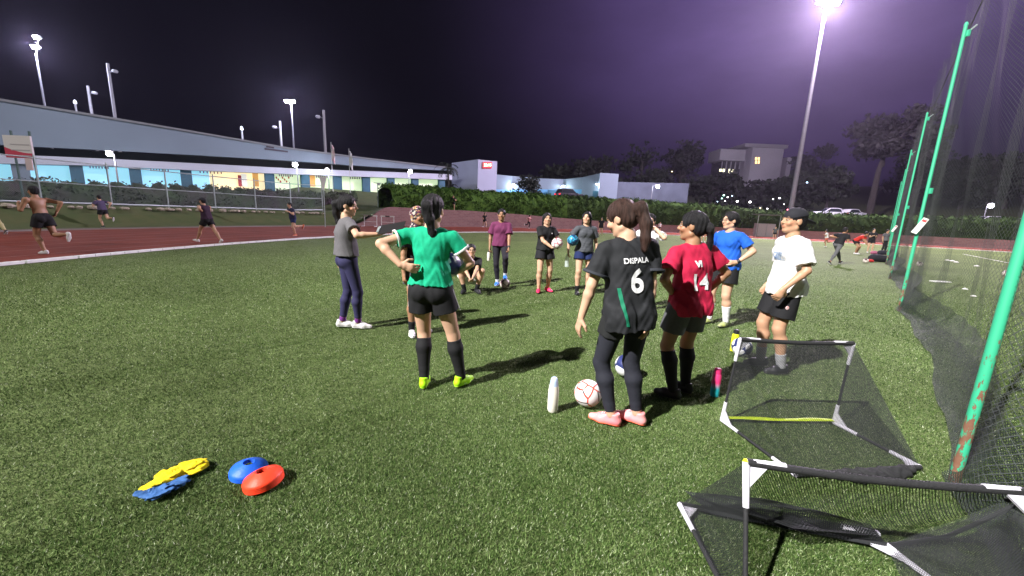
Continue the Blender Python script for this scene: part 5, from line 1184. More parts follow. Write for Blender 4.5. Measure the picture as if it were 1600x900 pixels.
# 11 blue tee
L0 = at_(1120, 507); p = Person('person in bright blue tee, glasses, black shorts and white socks, hand on hip', L0, 1.68, -118, 'light', .0075, pel=(0, 0, .925), head=22, lf=(-.12, -.02, 0), rf=(.11, .05, 0), lfy=-5, rfy=10, lh=(-.21, .06, .99), le=(-1, -.85, .1), lhd=(.5, .85, -.1), lhn=(.85, -.4, 0), rh=(.2, .07, .98), re=(1, -.8, 0), rhd=(-.5, .85, -.1), rhn=(-.85, -.4, 0), build=1.10)
p.shirt(c_blue, length=.06, sleeve=.66, slf=.024, seed=23, loose=.014, amp=.006); p.shorts(c_black, .58, fl=.03); p.socks(c_sockw, .42, 1.05, .007); p.shoes(mat('shoe_grey_yellow', (.22, .24, .22), .5, col2=(.45, .5, .1), nscale=9), s_soled); p.glasses(); p.hair(hair_black, tail=[(0, -.1, .0), (0, -.12, -.04)], bun=(0, -.115, .0, .036), seed=23)
p.add_part('wristwatch', s_black, [rc(p.WL-_n(p.WL-p.EL)*.03, p.WL-_n(p.WL-p.EL)*.012, .030, .030)], .006)
# 12 white tee, backwards cap
L0 = at_(1204, 577); p = Person('person in loose white tee and backwards dark cap facing left by the small goal', L0, 1.69, -86, 'mid', .0065, pel=(0, .0, .92), lean=1, head=-2, nod=-4, lf=(-.11, -.03, 0), rf=(.10, .06, 0), lfy=-8, rfy=8, lh=(-.27, .17, .93), le=(-.45, -1, .1), rh=(.245, .03, .89), re=(.4, -1, 0), lhd=(.05, .45, -.85), lhn=(.9, -.1, -.1), build=1.0, chest=.05, curl=.7)
p12 = p; p.shorts(c_black, .72, fl=.022); p.shirt(c_white, length=.09, sleeve=.80, slf=.034, seed=25, loose=.010, flare=.03, amp=.008); p.socks(c_sockg, .66, 1.05, .007); p.shoes(s_black, s_soled, tongue=c_dkgrey)
p.hair(hair_black, seed=25, vol=.006)
c, r, f, u = p.HC, p.hr, p.hf, p.hu; F = Field(c-.3, c+.25, .006); F.put(ell(c+u*.045-f*.012, (.090, .109, .090), r, f, u), .01); F.cut(c+u*.035+f*0, -u-f*.28); F.put(ell(c+u*.035-f*.012, (.078, .095, .07), r, f, u), .001, 's'); cap = p.finish(F, 'cap', cloth('cap', (.018, .018, .024)), p.root)
F = Field(c-.35, c+.25, .005); F.put(ell(c-f*.135+u*.015, (.078, .075, .010), r, f+u*.35, u-f*.35), .004); p.finish(F, 'peak', cloth('cap', (.018, .018, .024)), cap)
p.add_part('shorts_badge', mat('badge', (.6, .15, .15), .6, col2=(.7, .7, .7), nscale=60), [ell(p.HL+_n(p.KL-p.HL)*.17-p.rp*.105+p.fp*.045, (.004, .020, .022), p.rp, p.fp, p.up)], .004)
surf_strip(p, [(-.02, .34), (-.02, .26)], .15, mat('print_blue', (.08, .16, .35), .7, col2=(.5, .55, .6), nscale=38), 'chest_print', front=True)
# ---------------------------------------------------------------- background people
def far(label, px, py, H, yaw, top, bot, skin='light', vox=.018, pose='stand', shoe=None, hairs=True, legs=None, sock=None, cap=None, Y=None, cat='person', group='runners and players in the distance', shirtless=False, tank=False, sex='m', **kw):
    L0 = at_(px, py) if Y is None else Vector((AT(px, py, Y).x, Y, 0)); L0.z = terr_at(L0.x, L0.y)
    if RR+9.9 > math.hypot(L0.x-CX, max(0, L0.y-CY)) > RR: L0.z = .012
    P = dict(stand=dict(), run=dict(pel=(0, .0, .90), lean=10, lf=(-.09, -.05, 0), rf=(.09, -.55, .42), rfp=70, rk=(0, 1, -.4), lh=(-.20, .30, 1.22), rh=(.24, -.10, 1.05), le=(-.5, -1, -.8), re=(.5, -1, -.2)),
             stride=dict(pel=(0, 0, .86), lean=8, lf=(-.09, .42, .02), rf=(.09, -.42, .03), rfp=35, lfp=-15, lh=(-.16, -.02, 1.15), rh=(.14, .28, 1.2), le=(-.6, -1, -.6), re=(.6, -1, -.6)),
             walk=dict(lf=(-.09, .28, 0), rf=(.09, -.3, .02), rfp=30, pel=(0, 0, .87), lean=4, lh=(-.22, -.12, .88), rh=(.22, .2, .92)),
             bend=dict(pel=(0, -.12, .84), lean=48, lh=(-.14, .42, .68), rh=(.14, .46, .66), le=(-.6, -.4, -.6), re=(.6, -.4, -.6), nod=10))[pose]
    P.update(kw); q = Person(label, L0, H, yaw, skin, vox, sex=sex, group=group, **P)
    if not shirtless: q.shirt(top, sleeve=.6, tank=tank, amp=.003, length=.02)
    if legs: q.leggings(legs)
    if bot: q.shorts(bot, .5, amp=.003)
    if sock: q.socks(sock, .5)
    q.shoes(shoe or s_white, s_solew if vox < .02 else None)
    if hairs: q.hair(hair_black, vol=.010, long=.12 if hairs == 'long' else None)
    if cap: F = Field(q.HC-.3, q.HC+.25, q.h*.7); F.put(ell(q.HC+q.hu*.04-q.hf*.01, (.092, .11, .088), q.hr, q.hf, q.hu), .01); F.put(ell(q.HC+q.hu*.04+q.hf*.12, (.07, .07, .012+q.h*.3), q.hr, q.hf, q.hu), .01); F.cut(q.HC+q.hu*.025, -q.hu); q.finish(F, 'cap', cap, q.root)
    return q
far('shirtless runner in black shorts on the near stretch of red track', 76, 397, 1.76, -82, None, c_black, 'tan', .011, 'run', s_white, shirtless=True)
far('runner in pale leggings leaving the left edge of the track', -11, 366, 1.72, -85, c_dkgrey, None, 'mid', .016, 'stride', s_black, legs=cloth('pale_leggings', (.45, .42, .22)))
far('distant runner in faded purple top and black shorts near the grass bank', 164, 355, 1.68, -75, cloth('purple_grey', (.075, .06, .12)), c_black, 'light', .018, 'run', s_black)
far('runner in cap, dark tank top and black shorts mid stride', 327, 380, 1.74, -80, cloth('plum_dark', (.03, .012, .03)), c_black, 'mid', .013, 'stride', s_white, cap=c_dkgrey, tank=True, lf=(-.09, .40, 0), rf=(.09, -.42, .03))
far('runner in navy tee and shorts coming towards the pitch', 459, 369, 1.70, -150, cloth('navy_tee', (.02, .022, .06)), c_navys, 'light', .015, 'run', shp('orange', (.7, .15, .05)))
far('tiny distant runner in black with bent arms by the brick wall', 708, 353, 1.72, 178, c_black, c_black, 'light', .026, 'run', s_white, Y=44)
far('tiny distant person in black beside the brick wall, right of the bent-armed runner', 757, 355, 1.7, 150, c_black, c_black, 'light', .026, 'walk', s_white, Y=45)
far('tiny distant person in pink top and black trousers on the back straight', 826, 357, 1.64, 120, cloth('pink_top', (.42, .20, .20)), None, 'light', .026, 'run', s_white, legs=c_black, Y=47)
far('distant person in dark clothes just behind the one with the blue ball', 938, 372, 1.66, -160, c_black, c_black, 'light', .022, 'stand', s_black, Y=36)
far('tiny distant child in white top and dark shorts on the track', 1030, 362, 1.45, 180, c_white, c_black, 'light', .026, 'stand', s_white, Y=52)
far('distant person in sleeveless red top seen from behind, left of the blue tee', 1098, 382, 1.72, 10, c_red, c_black, 'mid', .018, 'stand', s_white, tank=True, Y=31)
far('distant person in grey beside the storage cabinet', 1209, 376, 1.5, -150, c_greys, c_black, 'light', .026, 'stand', s_white, Y=44)
far('small distant player in white top and orange shorts running', 1289, 385, 1.42, -60, c_white, mat('orange_shorts', (.5, .12, .08), .8), 'tan', .022, 'run', s_white, Y=32)
far('figure in black top and grey trousers striding across the far turf', 1304, 413, 1.70, 75, c_black, None, 'tan', .013, 'stride', s_black, legs=cloth('grey_trousers', (.10, .10, .11)), lean=22)
far('distant player in red tee bending over beside the bags', 1337, 397, 1.68, 150, cloth('red_far', (.5, .03, .02)), c_black, 'tan', .018, 'bend', s_white)
far('distant player in black tee and shorts standing by the bags', 1358, 395, 1.64, 200, c_black, c_black, 'light', .018, 'stand', s_white, lh=(-.1, .3, 1.2), rh=(.1, .3, 1.2))
far('distant person in grey top and black trousers near the far netting posts', 1379, 396, 1.62, 170, c_greys, None, 'mid', .02, 'stand', s_white, legs=c_black)
# ================================================================ BALLS, BOTTLES, CONES, BIBS
def ball_mat(name, base, line, line2=None, scale=9.5, width=.035, patch=None, seedv=0):
    m = bpy.data.materials.new(name); m.use_nodes = True; t = m.node_tree; b = t.nodes['Principled BSDF']; L = t.links.new
    tc = t.nodes.new('ShaderNodeTexCoord'); mp = t.nodes.new('ShaderNodeMapping'); mp.inputs['Location'].default_value = (seedv, seedv*.7, 0); L(tc.outputs['Object'], mp.inputs[0])
    v = t.nodes.new('ShaderNodeTexVoronoi'); v.feature = 'DISTANCE_TO_EDGE'; v.inputs['Scale'].default_value = scale; L(mp.outputs[0], v.inputs[0])
    l = t.nodes.new('ShaderNodeMath'); l.operation = 'LESS_THAN'; l.inputs[1].default_value = width; L(v.outputs['Distance'], l.inputs[0])
    n = t.nodes.new('ShaderNodeTexNoise'); n.inputs['Scale'].default_value = 9; L(mp.outputs[0], n.inputs[0]); g = t.nodes.new('ShaderNodeMath'); g.operation = 'GREATER_THAN'; g.inputs[1].default_value = .55; L(n.outputs[0], g.inputs[0])
    c1 = t.nodes.new('ShaderNodeMix'); c1.data_type = 'RGBA'; c1.inputs[6].default_value = (*line, 1); c1.inputs[7].default_value = (*(line2 or line), 1); L(g.outputs[0], c1.inputs[0])
    base_out = None
    if patch:
        v2 = t.nodes.new('ShaderNodeTexVoronoi'); v2.inputs['Scale'].default_value = scale; L(mp.outputs[0], v2.inputs[0]); sp = t.nodes.new('ShaderNodeSeparateXYZ'); L(v2.outputs['Color'], sp.inputs[0])
        gg = t.nodes.new('ShaderNodeMath'); gg.operation = 'GREATER_THAN'; gg.inputs[1].default_value = .58; L(sp.outputs[0], gg.inputs[0]); pm = t.nodes.new('ShaderNodeMix'); pm.data_type = 'RGBA'; pm.inputs[6].default_value = (*base, 1); pm.inputs[7].default_value = (*patch, 1); L(gg.outputs[0], pm.inputs[0]); base_out = pm.outputs[2]
    c2 = t.nodes.new('ShaderNodeMix'); c2.data_type = 'RGBA'; c2.inputs[6].default_value = (*base, 1); L(l.outputs[0], c2.inputs[0]); L(c1.outputs[2], c2.inputs[7])
    if base_out: L(base_out, c2.inputs[6])
    L(c2.outputs[2], b.inputs['Base Color']); b.inputs['Roughness'].default_value = .38
    bp = t.nodes.new('ShaderNodeBump'); bp.inputs['Strength'].default_value = .5; bp.inputs['Distance'].default_value = .004; L(v.outputs['Distance'], bp.inputs['Height']); L(bp.outputs[0], b.inputs['Normal'])
    return m
def ball(c, mt, label, r=.11, seg=32, grp='footballs'):
    V = []; F = []; n = seg; k = seg//2
    for i in range(k+1):
        ph = math.pi*i/k
        for j in range(n): th = 2*math.pi*j/n; V.append((r*math.sin(ph)*math.cos(th), r*math.sin(ph)*math.sin(th), r*math.cos(ph)))
    for i in range(k):
        for j in range(n): F.append((i*n+j, (i+1)*n+j, (i+1)*n+(j+1) % n, i*n+(j+1) % n))
    o = link_mesh('football', V, F, mt, None, True); o.location = c; return tag(o, label, 'ball', grp)
b_red = ball_mat('ball_red_seams', (.72, .70, .69), (.62, .05, .025), (.05, .03, .03), 8.5, .045, seedv=.3)
b_navy = ball_mat('ball_navy', (.68, .68, .70), (.02, .03, .12), None, 8, .09, (.03, .04, .15), seedv=.5); b_pink = ball_mat('ball_pink', (.72, .68, .67), (.5, .08, .12), (.06, .05, .07), 9, .07, seedv=.9)
b_dark = ball_mat('ball_black_patch', (.70, .62, .58), (.10, .03, .04), None, 9, .05, (.05, .03, .035), seedv=.2); b_blue = ball_mat('ball_blue', (.02, .10, .22), (.05, .42, .65), (.01, .02, .05), 14, .09, (.01, .05, .14), seedv=.4)
def gp(px, py, z=0.0): g = at_(px, py); g.z = z; return g
ball(gp(917, 634, .11), b_red, 'white football with red and black seams on the turf next to the white bottle')
ball(gp(977, 588, .11), b_navy, 'white and navy football seen between the legs of jersey number 6')
ball(gp(1157, 556, .11), b_navy, 'white and blue football behind the left corner of the far small goal')
ball(p5.wp(p5.AL+np.array([.0, .045, -.19]))-Vector((0, 0, 0)), b_dark, 'white football with dark patches under the blue shoe')
ball(p6.wp((p6.WL+p6.WR)/2+np.array([0, .085, .085])), b_pink, 'white football with pink markings held at waist height')
ball(p7.wp(p7.SR*.30+p7.ER*.70+np.array([.005, .055, -.09])+np.array([-.0, .03, 0])), b_blue, 'blue and black patterned football tucked under an arm')
sq = ball(gp(715, 446, .50), b_navy, 'white and blue football held in front by the person in the green shirt')
sq.location = AT(701, 414, 3.36)
for px, py, lb in ((1352, 411, 'football beside the dark bag at the far netting post'), (1436, 416, 'pale football on the turf beyond the netting'), (1571, 432, 'pale football beyond the netting just left of the near green post')):
    ball(gp(px, py, .11), b_dark, lb, seg=20)
def bottle(c, prof, mt, label, cap=None, capprof=None, cat='bottle', lean=None, capmat=None):
    r = empty('bottle', c, label=label, cat=cat); M = Matrix.Rotation(lean[0], 3, lean[1]) if lean else None
    m = MB(); m.lathe(c, prof, 20, M=M); m.build('body', mt, r, True)
    if capprof: m = MB(); m.lathe(c, capprof, 20, M=M); m.build('cap', capmat, r, True)
    return r
wb = mat('bottle_white', (.72, .68, .60), .55, bump=.3, bscale=30)
bottle(gp(863, 642), [(0, 0), (.034, 0), (.042, .02), (.042, .10), (.041, .18), (.034, .215), (0, .216)], wb, 'white squeezy bottle with pale blue spout beside the red seamed football', capprof=[(.033, .214), (.030, .25), (.024, .275), (.012, .285), (0, .286)], capmat=mat('spout_blue', (.45, .55, .75), .4))
def grad_mat():
    m = bpy.data.materials.new('pink_teal_paint'); m.use_nodes = True; t = m.node_tree; b = t.nodes['Principled BSDF']; tc = t.nodes.new('ShaderNodeTexCoord'); sp = t.nodes.new('ShaderNodeSeparateXYZ'); r = t.nodes.new('ShaderNodeMapRange'); r.inputs[1].default_value = .07; r.inputs[2].default_value = .13
    mx = t.nodes.new('ShaderNodeMix'); mx.data_type = 'RGBA'; mx.inputs[6].default_value = (.02, .42, .50, 1); mx.inputs[7].default_value = (.62, .04, .16, 1); t.links.new(tc.outputs['Object'], sp.inputs[0]); t.links.new(sp.outputs[2], r.inputs[0]); t.links.new(r.outputs[0], mx.inputs[0]); t.links.new(mx.outputs[2], b.inputs['Base Color']); b.inputs['Roughness'].default_value = .35; return m
bottle(gp(1116, 618), [(0, 0), (.034, 0), (.037, .01), (.037, .19), (.03, .21), (0, .211)], grad_mat(), 'tall pink flask fading to teal at the base, standing on the turf', capprof=[(.030, .209), (.030, .25), (.02, .258), (0, .258)], capmat=mat('flask_pink', (.55, .03, .14), .35))
bottle(gp(1146, 548), [(0, 0), (.038, 0), (.04, .01), (.04, .19), (.032, .215), (0, .216)], mat('bottle_yellow', (.72, .75, .02), .4), 'yellow bottle with black cap behind the corner of the far small goal', capprof=[(.030, .214), (.030, .26), (.012, .27), (0, .27)], capmat=s_black)
hb = p5.wp(p5.WR+np.array([.015, .02, -.30])); bottle(hb, [(0, 0), (.032, 0), (.036, .01), (.036, .15), (.026, .18), (0, .181)], wb, 'white bottle with black cap dangling from the hand beside the maroon tee', capprof=[(.022, .178), (.022, .215), (0, .216)], capmat=s_black)
cl_ = bpy.data.materials.new('clear_plastic'); cl_.use_nodes = True; b = cl_.node_tree.nodes['Principled BSDF']; b.inputs['Base Color'].default_value = (.75, .85, .85, 1); b.inputs['Roughness'].default_value = .15; b.inputs['Alpha'].default_value = .42
hb = p7.wp(p7.WR+np.array([.02, .02, -.33])); bottle(hb, [(0, 0), (.036, 0), (.040, .01), (.040, .12), (.037, .15), (.040, .18), (.016, .235), (0, .236)], cl_, 'clear plastic water bottle hanging from the hand of the charcoal tee', capprof=[(.015, .232), (.015, .25), (0, .251)], capmat=mat('cap_teal', (.4, .6, .6), .4))
# disc cones
def cone(c, col, label, tilt=(0, 'X'), r=.105, n=3):
    root = empty('disc_cone', c, label=label, cat='training cone', group='disc cones on the turf'); M = Matrix.Rotation(tilt[0], 3, tilt[1])
    mt = mat('cone_%d' % int(col[0]*100), col, .5, spec=.4, noise=.1, nscale=20, bump=.15, bscale=60)
    for k in range(n):
        z = .009*k; m = MB(); m.lathe(c, [(r, z), (r*1.005, z+.004), (r*.93, z+.018), (r*.42, z+.042), (r*.30, z+.048), (r*.28, z+.044), (r*.40, z+.037), (r*.90, z+.012), (r*.985, z)], 40, M=M); m.build('disc', mt, root, True)
    return root
cone(gp(389, 738), (.015, .12, .72), 'blue disc cones stacked flat behind the orange red ones', (R_(4), 'Y'), .094)
cone(gp(413, 755, .004), (.85, .055, .018), 'orange red disc cones, the front tilted stack', (R_(-9), 'Y'), .098, 4)
# bibs
def bib(pts, w, col, label, seed, h=.03):
    F = Field(np.min(pts, 0)-.2, np.max(pts, 0)+.2, .0045); rs = random.Random(seed); P = [np.array(p, float) for p in pts]
    for i, (a, b_) in enumerate(zip(P, P[1:])): F.put(rc(a+[0, 0, .02], b_+[0, 0, .02], w[i], w[i+1], .16, (0, 0, 1)), .008)
    for i in range(13):
        t = rs.random()*(len(P)-1); j = min(int(t), len(P)-2); q = P[j]*(1-t+j)+P[j+1]*(t-j); d = np.array([rs.uniform(-1, 1), rs.uniform(-1, 1), 0]); d = _n(d)
        dz = rs.uniform(-.3, .7); F.put(ell(q+d*.012+[0, 0, .03], (.055, .034, .006), d+np.array([0, 0, dz*.6]), np.cross((0, 0, 1), d), np.array([-d[0]*dz*.6, -d[1]*dz*.6, 1])), .004)
    ax = [(F.lo[i]+np.arange(F.n[i])*F.h).astype(np.float32) for i in range(3)]; Q = np.stack(np.meshgrid(*ax, indexing='ij'), -1); F.F -= wrinkle(Q, .0035, 75, seed).astype(np.float32); F.cut((0, 0, .002), (0, 0, -1))
    V, Fq = F.mesh(); o = np_mesh('training_bib', V, Fq, mat('bib_%d' % int(col[2]*100), col, .75, bump=.3, bscale=160, noise=.1, nscale=25), None, True)
    return tag(o, label, 'bib', 'training bibs on the turf')
y0 = [at_(228, 767), at_(252, 757), at_(278, 742), at_(300, 735), at_(316, 733)]
bib([tuple(v) for v in y0], [.03, .042, .066, .08, .035], (.78, .58, .005), 'crumpled yellow training bib lying over the blue one', 3)
y1 = [at_(238, 774), at_(256, 769), at_(274, 760), at_(292, 752)]
bib([tuple(v-Vector((0, .012, .01))) for v in y1], [.026, .030, .028, .018], (.04, .13, .36), 'crumpled blue training bib half under the yellow one', 8)
# ================================================================ SMALL POP-UP GOALS
g_black = mat('goal_sleeve', (.018, .018, .02), .75, bump=.4, bscale=90); g_white = mat('goal_corner_plastic', (.66, .64, .72), .4); g_neon = mat('neon_strap', (.62, .80, .02), .6)
goal_net = net_material('black_goal_mesh', (.030, .032, .034), .0085, .0021, diag=True)
def quad_net(parent, a, b, c, d, sag=(0, 0, 0), name='net', n=14, fold=.012, seed=0, mt=None):
    """a-b top edge, d-c bottom edge"""
    a, b, c, d = map(Vector, (a, b, c, d)); sag = Vector(sag); nn = (b-a).cross(d-a).normalized()
    def P(u, v):
        p = a.lerp(b, u).lerp(d.lerp(c, u), v); k = math.sin(math.pi*v)*math.sin(math.pi*u)**.5 if 0 < u < 1 and 0 < v < 1 else 0
        return p+sag*k+nn*(fold*k*(math.sin(u*17+v*5+seed)+.7*math.sin(v*13-u*6+seed)))
    return uv_grid(name, P, n*2, n*2, (b-a).length, (d-a).length, mt or goal_net, parent)
def corner(root, p, d1, d2, L1=.15, L2=.17, w=.024, yel=False):
    """white moulded corner: two arms and a web between"""
    p = Vector(p); d1 = Vector(d1).normalized(); d2 = Vector(d2).normalized(); n = d1.cross(d2).normalized()
    m = MB(); m.tube([p, p+d1*L1], [w*.62, w*.5], 10); m.tube([p, p+d2*L2], [w*.62, w*.5], 10)
    V = [p, p+d1*L1*.55, p+d2*L2*.55, p+(d1+d2)*.012]; q = [p, p+d1*L1*.62, p+d2*L2*.62]; m.add([x+n*.006 for x in q]+[x-n*.006 for x in q], [(0, 1, 2), (5, 4, 3), (0, 3, 4, 1), (1, 4, 5, 2), (2, 5, 3, 0)])
    o = m.build('corner_joint', g_white, root, True)
    if yel: m = MB(); m.lathe(p, [(0, -.015), (.011, -.010), (.0145, 0), (.011, .010), (0, .015)], 12); m.build('joint_cap', g_neon, o, True)
    return o
def goal(label, BL, BR, TL, TR, KL, KR, strap=False, sagk=(0, 0, -.03), sagtop=.012, extra=None):
    BL, BR, TL, TR, KL, KR = map(Vector, (BL, BR, TL, TR, KL, KR)); r = empty('small_goal', (BL+BR)/2, label=label, cat='football goal', group='small folding goals')
    def sleeve(a, b, rad, sag=.0, name='sleeve'):
        pts = [a.lerp(b, t)+Vector((0, 0, -sag*math.sin(math.pi*t))) for t in np.linspace(0, 1, 9)]; m = MB(); m.tube(pts, rad, 10); m.build(name, g_black, r, True)
    sleeve(TL, TR, .016, sagtop, 'top_bar'); sleeve(BL, TL, .009, 0, 'front_post'); sleeve(BR, TR, .009, 0, 'front_post'); sleeve(KL, KR, .015, 0, 'back_bar'); sleeve(BL, KL, .010, 0, 'side_bar'); sleeve(BR, KR, .010, 0, 'side_bar')
    for cpt, e1, e2, y in ((TL, TR, BL, not strap), (TR, TL, BR, False), (BL, TL, KL, False), (BR, TR, KR, False), (KL, KR, BL, False), (KR, KL, BR, False)): corner(r, cpt, e1-cpt, e2-cpt, yel=y)
    if strap:
        V = []; F = []; n = 30
        for i in range(n+1):
            t = i/n; p = BL.lerp(BR, t)+Vector((0, 0, .012+.004*math.sin(t*9))); w = .014; tw = .35*math.sin(t*14)
            V += [p+Vector((0, -w, w*.4*tw)), p+Vector((0, w, .008-w*.4*tw))]
        for i in range(n): F.append((i*2, i*2+2, i*2+3, i*2+1))
        m = MB(); m.add(V, F); o = m.build('neon_strap', g_neon, r, True); o.modifiers.new('s', 'SOLIDIFY').thickness = .003
    quad_net(r, TL, TR, KR, KL, sagk); quad_net(r, TL, BL, KL, KL.lerp(TL, .02), (0, 0, 0), seed=3, fold=.006); quad_net(r, TR, BR, KR, KR.lerp(TR, .02), (0, 0, 0), seed=5, fold=.006)
    return r
v = lambda x, y, z=.014: (x, y, z)
a, b_, c_, d_ = G(1128, 656, .014), G(1303, 660, .014), G(1243, 742, .014), G(1438, 730, .014)
g1_ = goal('far small folding goal with neon strap and black mesh sloping towards the photographer', a, b_, a+Vector((.03, -.02, .66)), b_+Vector((.0, -.02, .655)), c_, d_, strap=True, sagk=(0, .02, -.06))
# white marks on the goal's carry strap and the bunched bag at its back bar
m = MB(); p_ = G(1275, 738, .05)
for k in range(6): m.box(p_+Vector((.028*k, .002*k-.015, -.0)), (.016, .006, .016))
m.build('strap_marks', g_white, g1_)
F = Field(np.array(c_)-.3, np.array(d_)+.3, .007); A_ = np.array(c_.lerp(d_, .28)); B_ = np.array(c_.lerp(d_, .86)); F.put(rc(A_+[0, -.03, .01], B_+[0, -.03, .012], .030, .034, .8, (0, 0, 1)), .02); F.put(rc(A_+[.1, -.06, .0], B_+[-.05, -.05, .0], .03, .03, .7, (0, 0, 1)), .03); ax = [(F.lo[i]+np.arange(F.n[i])*F.h).astype(np.float32) for i in range(3)]; Q = np.stack(np.meshgrid(*ax, indexing='ij'), -1); F.F -= wrinkle(Q, .008, 45, 4).astype(np.float32); F.cut((0, 0, .003), (0, 0, -1)); V, Fq = F.mesh(); o = np_mesh('bunched_mesh', V, Fq, g_black, None, True); o.parent = g1_; o.matrix_parent_inverse = world_of(g1_).inverted()
BL2 = G(1164, 985, .014); BR2 = Vector((1.95, 1.05, .014))
TL2, TR2 = G(1166, 722, .55), G(1606, 768, .55); KL2, KR2 = G(1062, 788, .03), G(1385, 852, .03)
g2_ = goal('nearest small folding goal, half collapsed, with drooping black mesh', BL2, BR2, TL2, TR2, KL2, KR2, sagk=(0, .03, -.10), sagtop=.02)
# extra folded mesh lying over the back bar; dark tube for a shadow line
fold_net = net_material('folded_black_mesh', (.024, .026, .028), .007, .0036, diag=True)
quad_net(g2_, KL2+Vector((.03, .03, .06)), KR2+Vector((-.05, .05, .07)), KR2+Vector((0, -.02, .0)), KL2+Vector((.14, -.06, .0)), (0, .04, .05), 'folded_net', 10, .02, 2, fold_net)
quad_net(g2_, KL2+Vector((.04, .02, .05)), TL2.lerp(TR2, .30)+Vector((0, .10, -.36)), KR2+Vector((-.02, .02, .03)), KL2+Vector((.2, -.03, .0)), (0, 0, .0), 'folded_net', 10, .02, 6, fold_net)
shadow_line = [KR2, KR2.lerp(G(1480, 840, .05), .5), G(1480, 838, .06), G(1540, 812, .16), G(1600, 782, .32), TR2+Vector((.05, .08, -.1))]
m = MB(); m.tube(shadow_line, .009, 8); m.build('shadow_line_tube', g_black, g2_, True)  # black tube drawn where the sag line is a shadow
quad_net(g2_, shadow_line[0], shadow_line[4], BR2+Vector((.2, .2, .02)), BR2+Vector((-.35, .12, .0)), (0, 0, .0), 'loose_net', 10, .015, 8, goal_net)
m = MB(); a = KR2+Vector((-.16, .07, .03)); m.tube([a, a+Vector((.15, -.035, .0))], .014, 8); m.build('corner_joint', g_white, g2_, True)
# ================================================================ TALL NETTING FENCE
def post_material():
    m = bpy.data.materials.new('chipped_green_paint'); m.use_nodes = True; t = m.node_tree; b = t.nodes['Principled BSDF']; L = t.links.new
    tc = t.nodes.new('ShaderNodeTexCoord'); n = t.nodes.new('ShaderNodeTexNoise'); n.inputs['Scale'].default_value = 17; n.inputs['Detail'].default_value = 8; n.inputs['Roughness'].default_value = .75; mp = t.nodes.new('ShaderNodeMapping'); mp.inputs['Scale'].default_value = (1, 1, .35); L(tc.outputs['Object'], mp.inputs[0]); L(mp.outputs[0], n.inputs[0])
    sp = t.nodes.new('ShaderNodeSeparateXYZ'); L(tc.outputs['Object'], sp.inputs[0]); r = t.nodes.new('ShaderNodeMapRange'); r.inputs[1].default_value = 0; r.inputs[2].default_value = 1.15; r.inputs[3].default_value = .08; r.inputs[4].default_value = -.17; L(sp.outputs[2], r.inputs[0])
    ad = t.nodes.new('ShaderNodeMath'); L(n.outputs[0], ad.inputs[0]); L(r.outputs[0], ad.inputs[1]); g = t.nodes.new('ShaderNodeMath'); g.operation = 'GREATER_THAN'; g.inputs[1].default_value = .50; L(ad.outputs[0], g.inputs[0])
    n2 = t.nodes.new('ShaderNodeTexNoise'); n2.inputs['Scale'].default_value = 30; L(tc.outputs['Object'], n2.inputs[0]); rm = t.nodes.new('ShaderNodeMix'); rm.data_type = 'RGBA'; rm.inputs[6].default_value = (.12, .045, .025, 1); rm.inputs[7].default_value = (.24, .13, .085, 1); L(n2.outputs[0], rm.inputs[0])
    mx = t.nodes.new('ShaderNodeMix'); mx.data_type = 'RGBA'; mx.inputs[6].default_value = (.035, .38, .21, 1); L(g.outputs[0], mx.inputs[0]); L(rm.outputs[2], mx.inputs[7]); L(mx.outputs[2], b.inputs['Base Color']); b.inputs['Roughness'].default_value = .5
    bp = t.nodes.new('ShaderNodeBump'); bp.inputs['Strength'].default_value = .6; bp.inputs['Distance'].default_value = .004; bp.invert = True; L(g.outputs[0], bp.inputs['Height']); L(bp.outputs[0], b.inputs['Normal']); return m
post_m = post_material(); tagw = mat('placard_white', (.62, .62, .60), .6); fit = mat('clamp_green', (.05, .42, .25), .5)
PB = [Vector((2.79, 2.14, 0)), Vector((7.51, 7.29, 0)), Vector((12.19, 12.35, 0)), Vector((17.2, 17.75, 0)), Vector((22.3, 23.1, 0)), Vector((27.5, 28.6, 0))]
plab = ['nearest green post with rusty flaking base', 'second green post with white placard and full height in view', 'third green post of the netting, with small clamps', 'fourth green post of the netting with a small white placard', 'fifth green netting post, far along the pitch', 'farthest thin green netting post']
pd = (PB[1]-PB[0]).normalized(); pn = Vector((pd.y, -pd.x, 0))
for i, q in enumerate(PB):
    r = empty('netting_post', (0, 0, 0), label=plab[i], cat='post', group='green posts of the tall netting'); h = 5.0
    m = MB(); m.tube([(0, 0, -.05), (0, 0, 1.8), (0, 0, 1.803), (0, 0, h)], [.027, .026, .0255, .025], 16); m.build('pole', post_m, r, True)
    m = MB(); m.lathe((0, 0, h), [(.027, -.02), (.028, 0), (.015, .03), (0, .04)], 14); m.build('top_cap', fit, r, True)
    for z in (2.25, 4.85): m = MB(); m.box((pn.x*.045, pn.y*.045, z), (.045, .045, .10)); m.build('clamp', fit, r, bevel=.005)
    m = MB(); m.tube([(pn.x*.07, pn.y*.07, h-.1), (pn.x*.13, pn.y*.13, h-.04)], .012, 6); m.build('hook', steel_m, r, True)
    if i in (1, 3):
        Mx = Matrix.Rotation(R_(-52), 3, 'Z') @ Matrix.Rotation(R_(24), 3, 'Y'); m = MB(); m.box((-.05, -.07, 1.62), (.085, .012, .30), Mx); pl = m.build('placard', tagw, r)
        m = MB(); m.box(Vector((-.05, -.07, 1.62))+Mx @ Vector((0, -.008, .10)), (.06, .004, .04), Mx); m.build('red_mark', mat('placard_red', (.5, .04, .04), .6), pl)
    r.location = q
tall_net = net_material('tall_net_mesh', (.085, .095, .095), .040, .0032, diag=True)
low_net = net_material('bunched_shaded_net_mesh', (.025, .035, .028), .022, .0075, diag=True)  # bunched foot of the net; its dark colour also takes in shadow
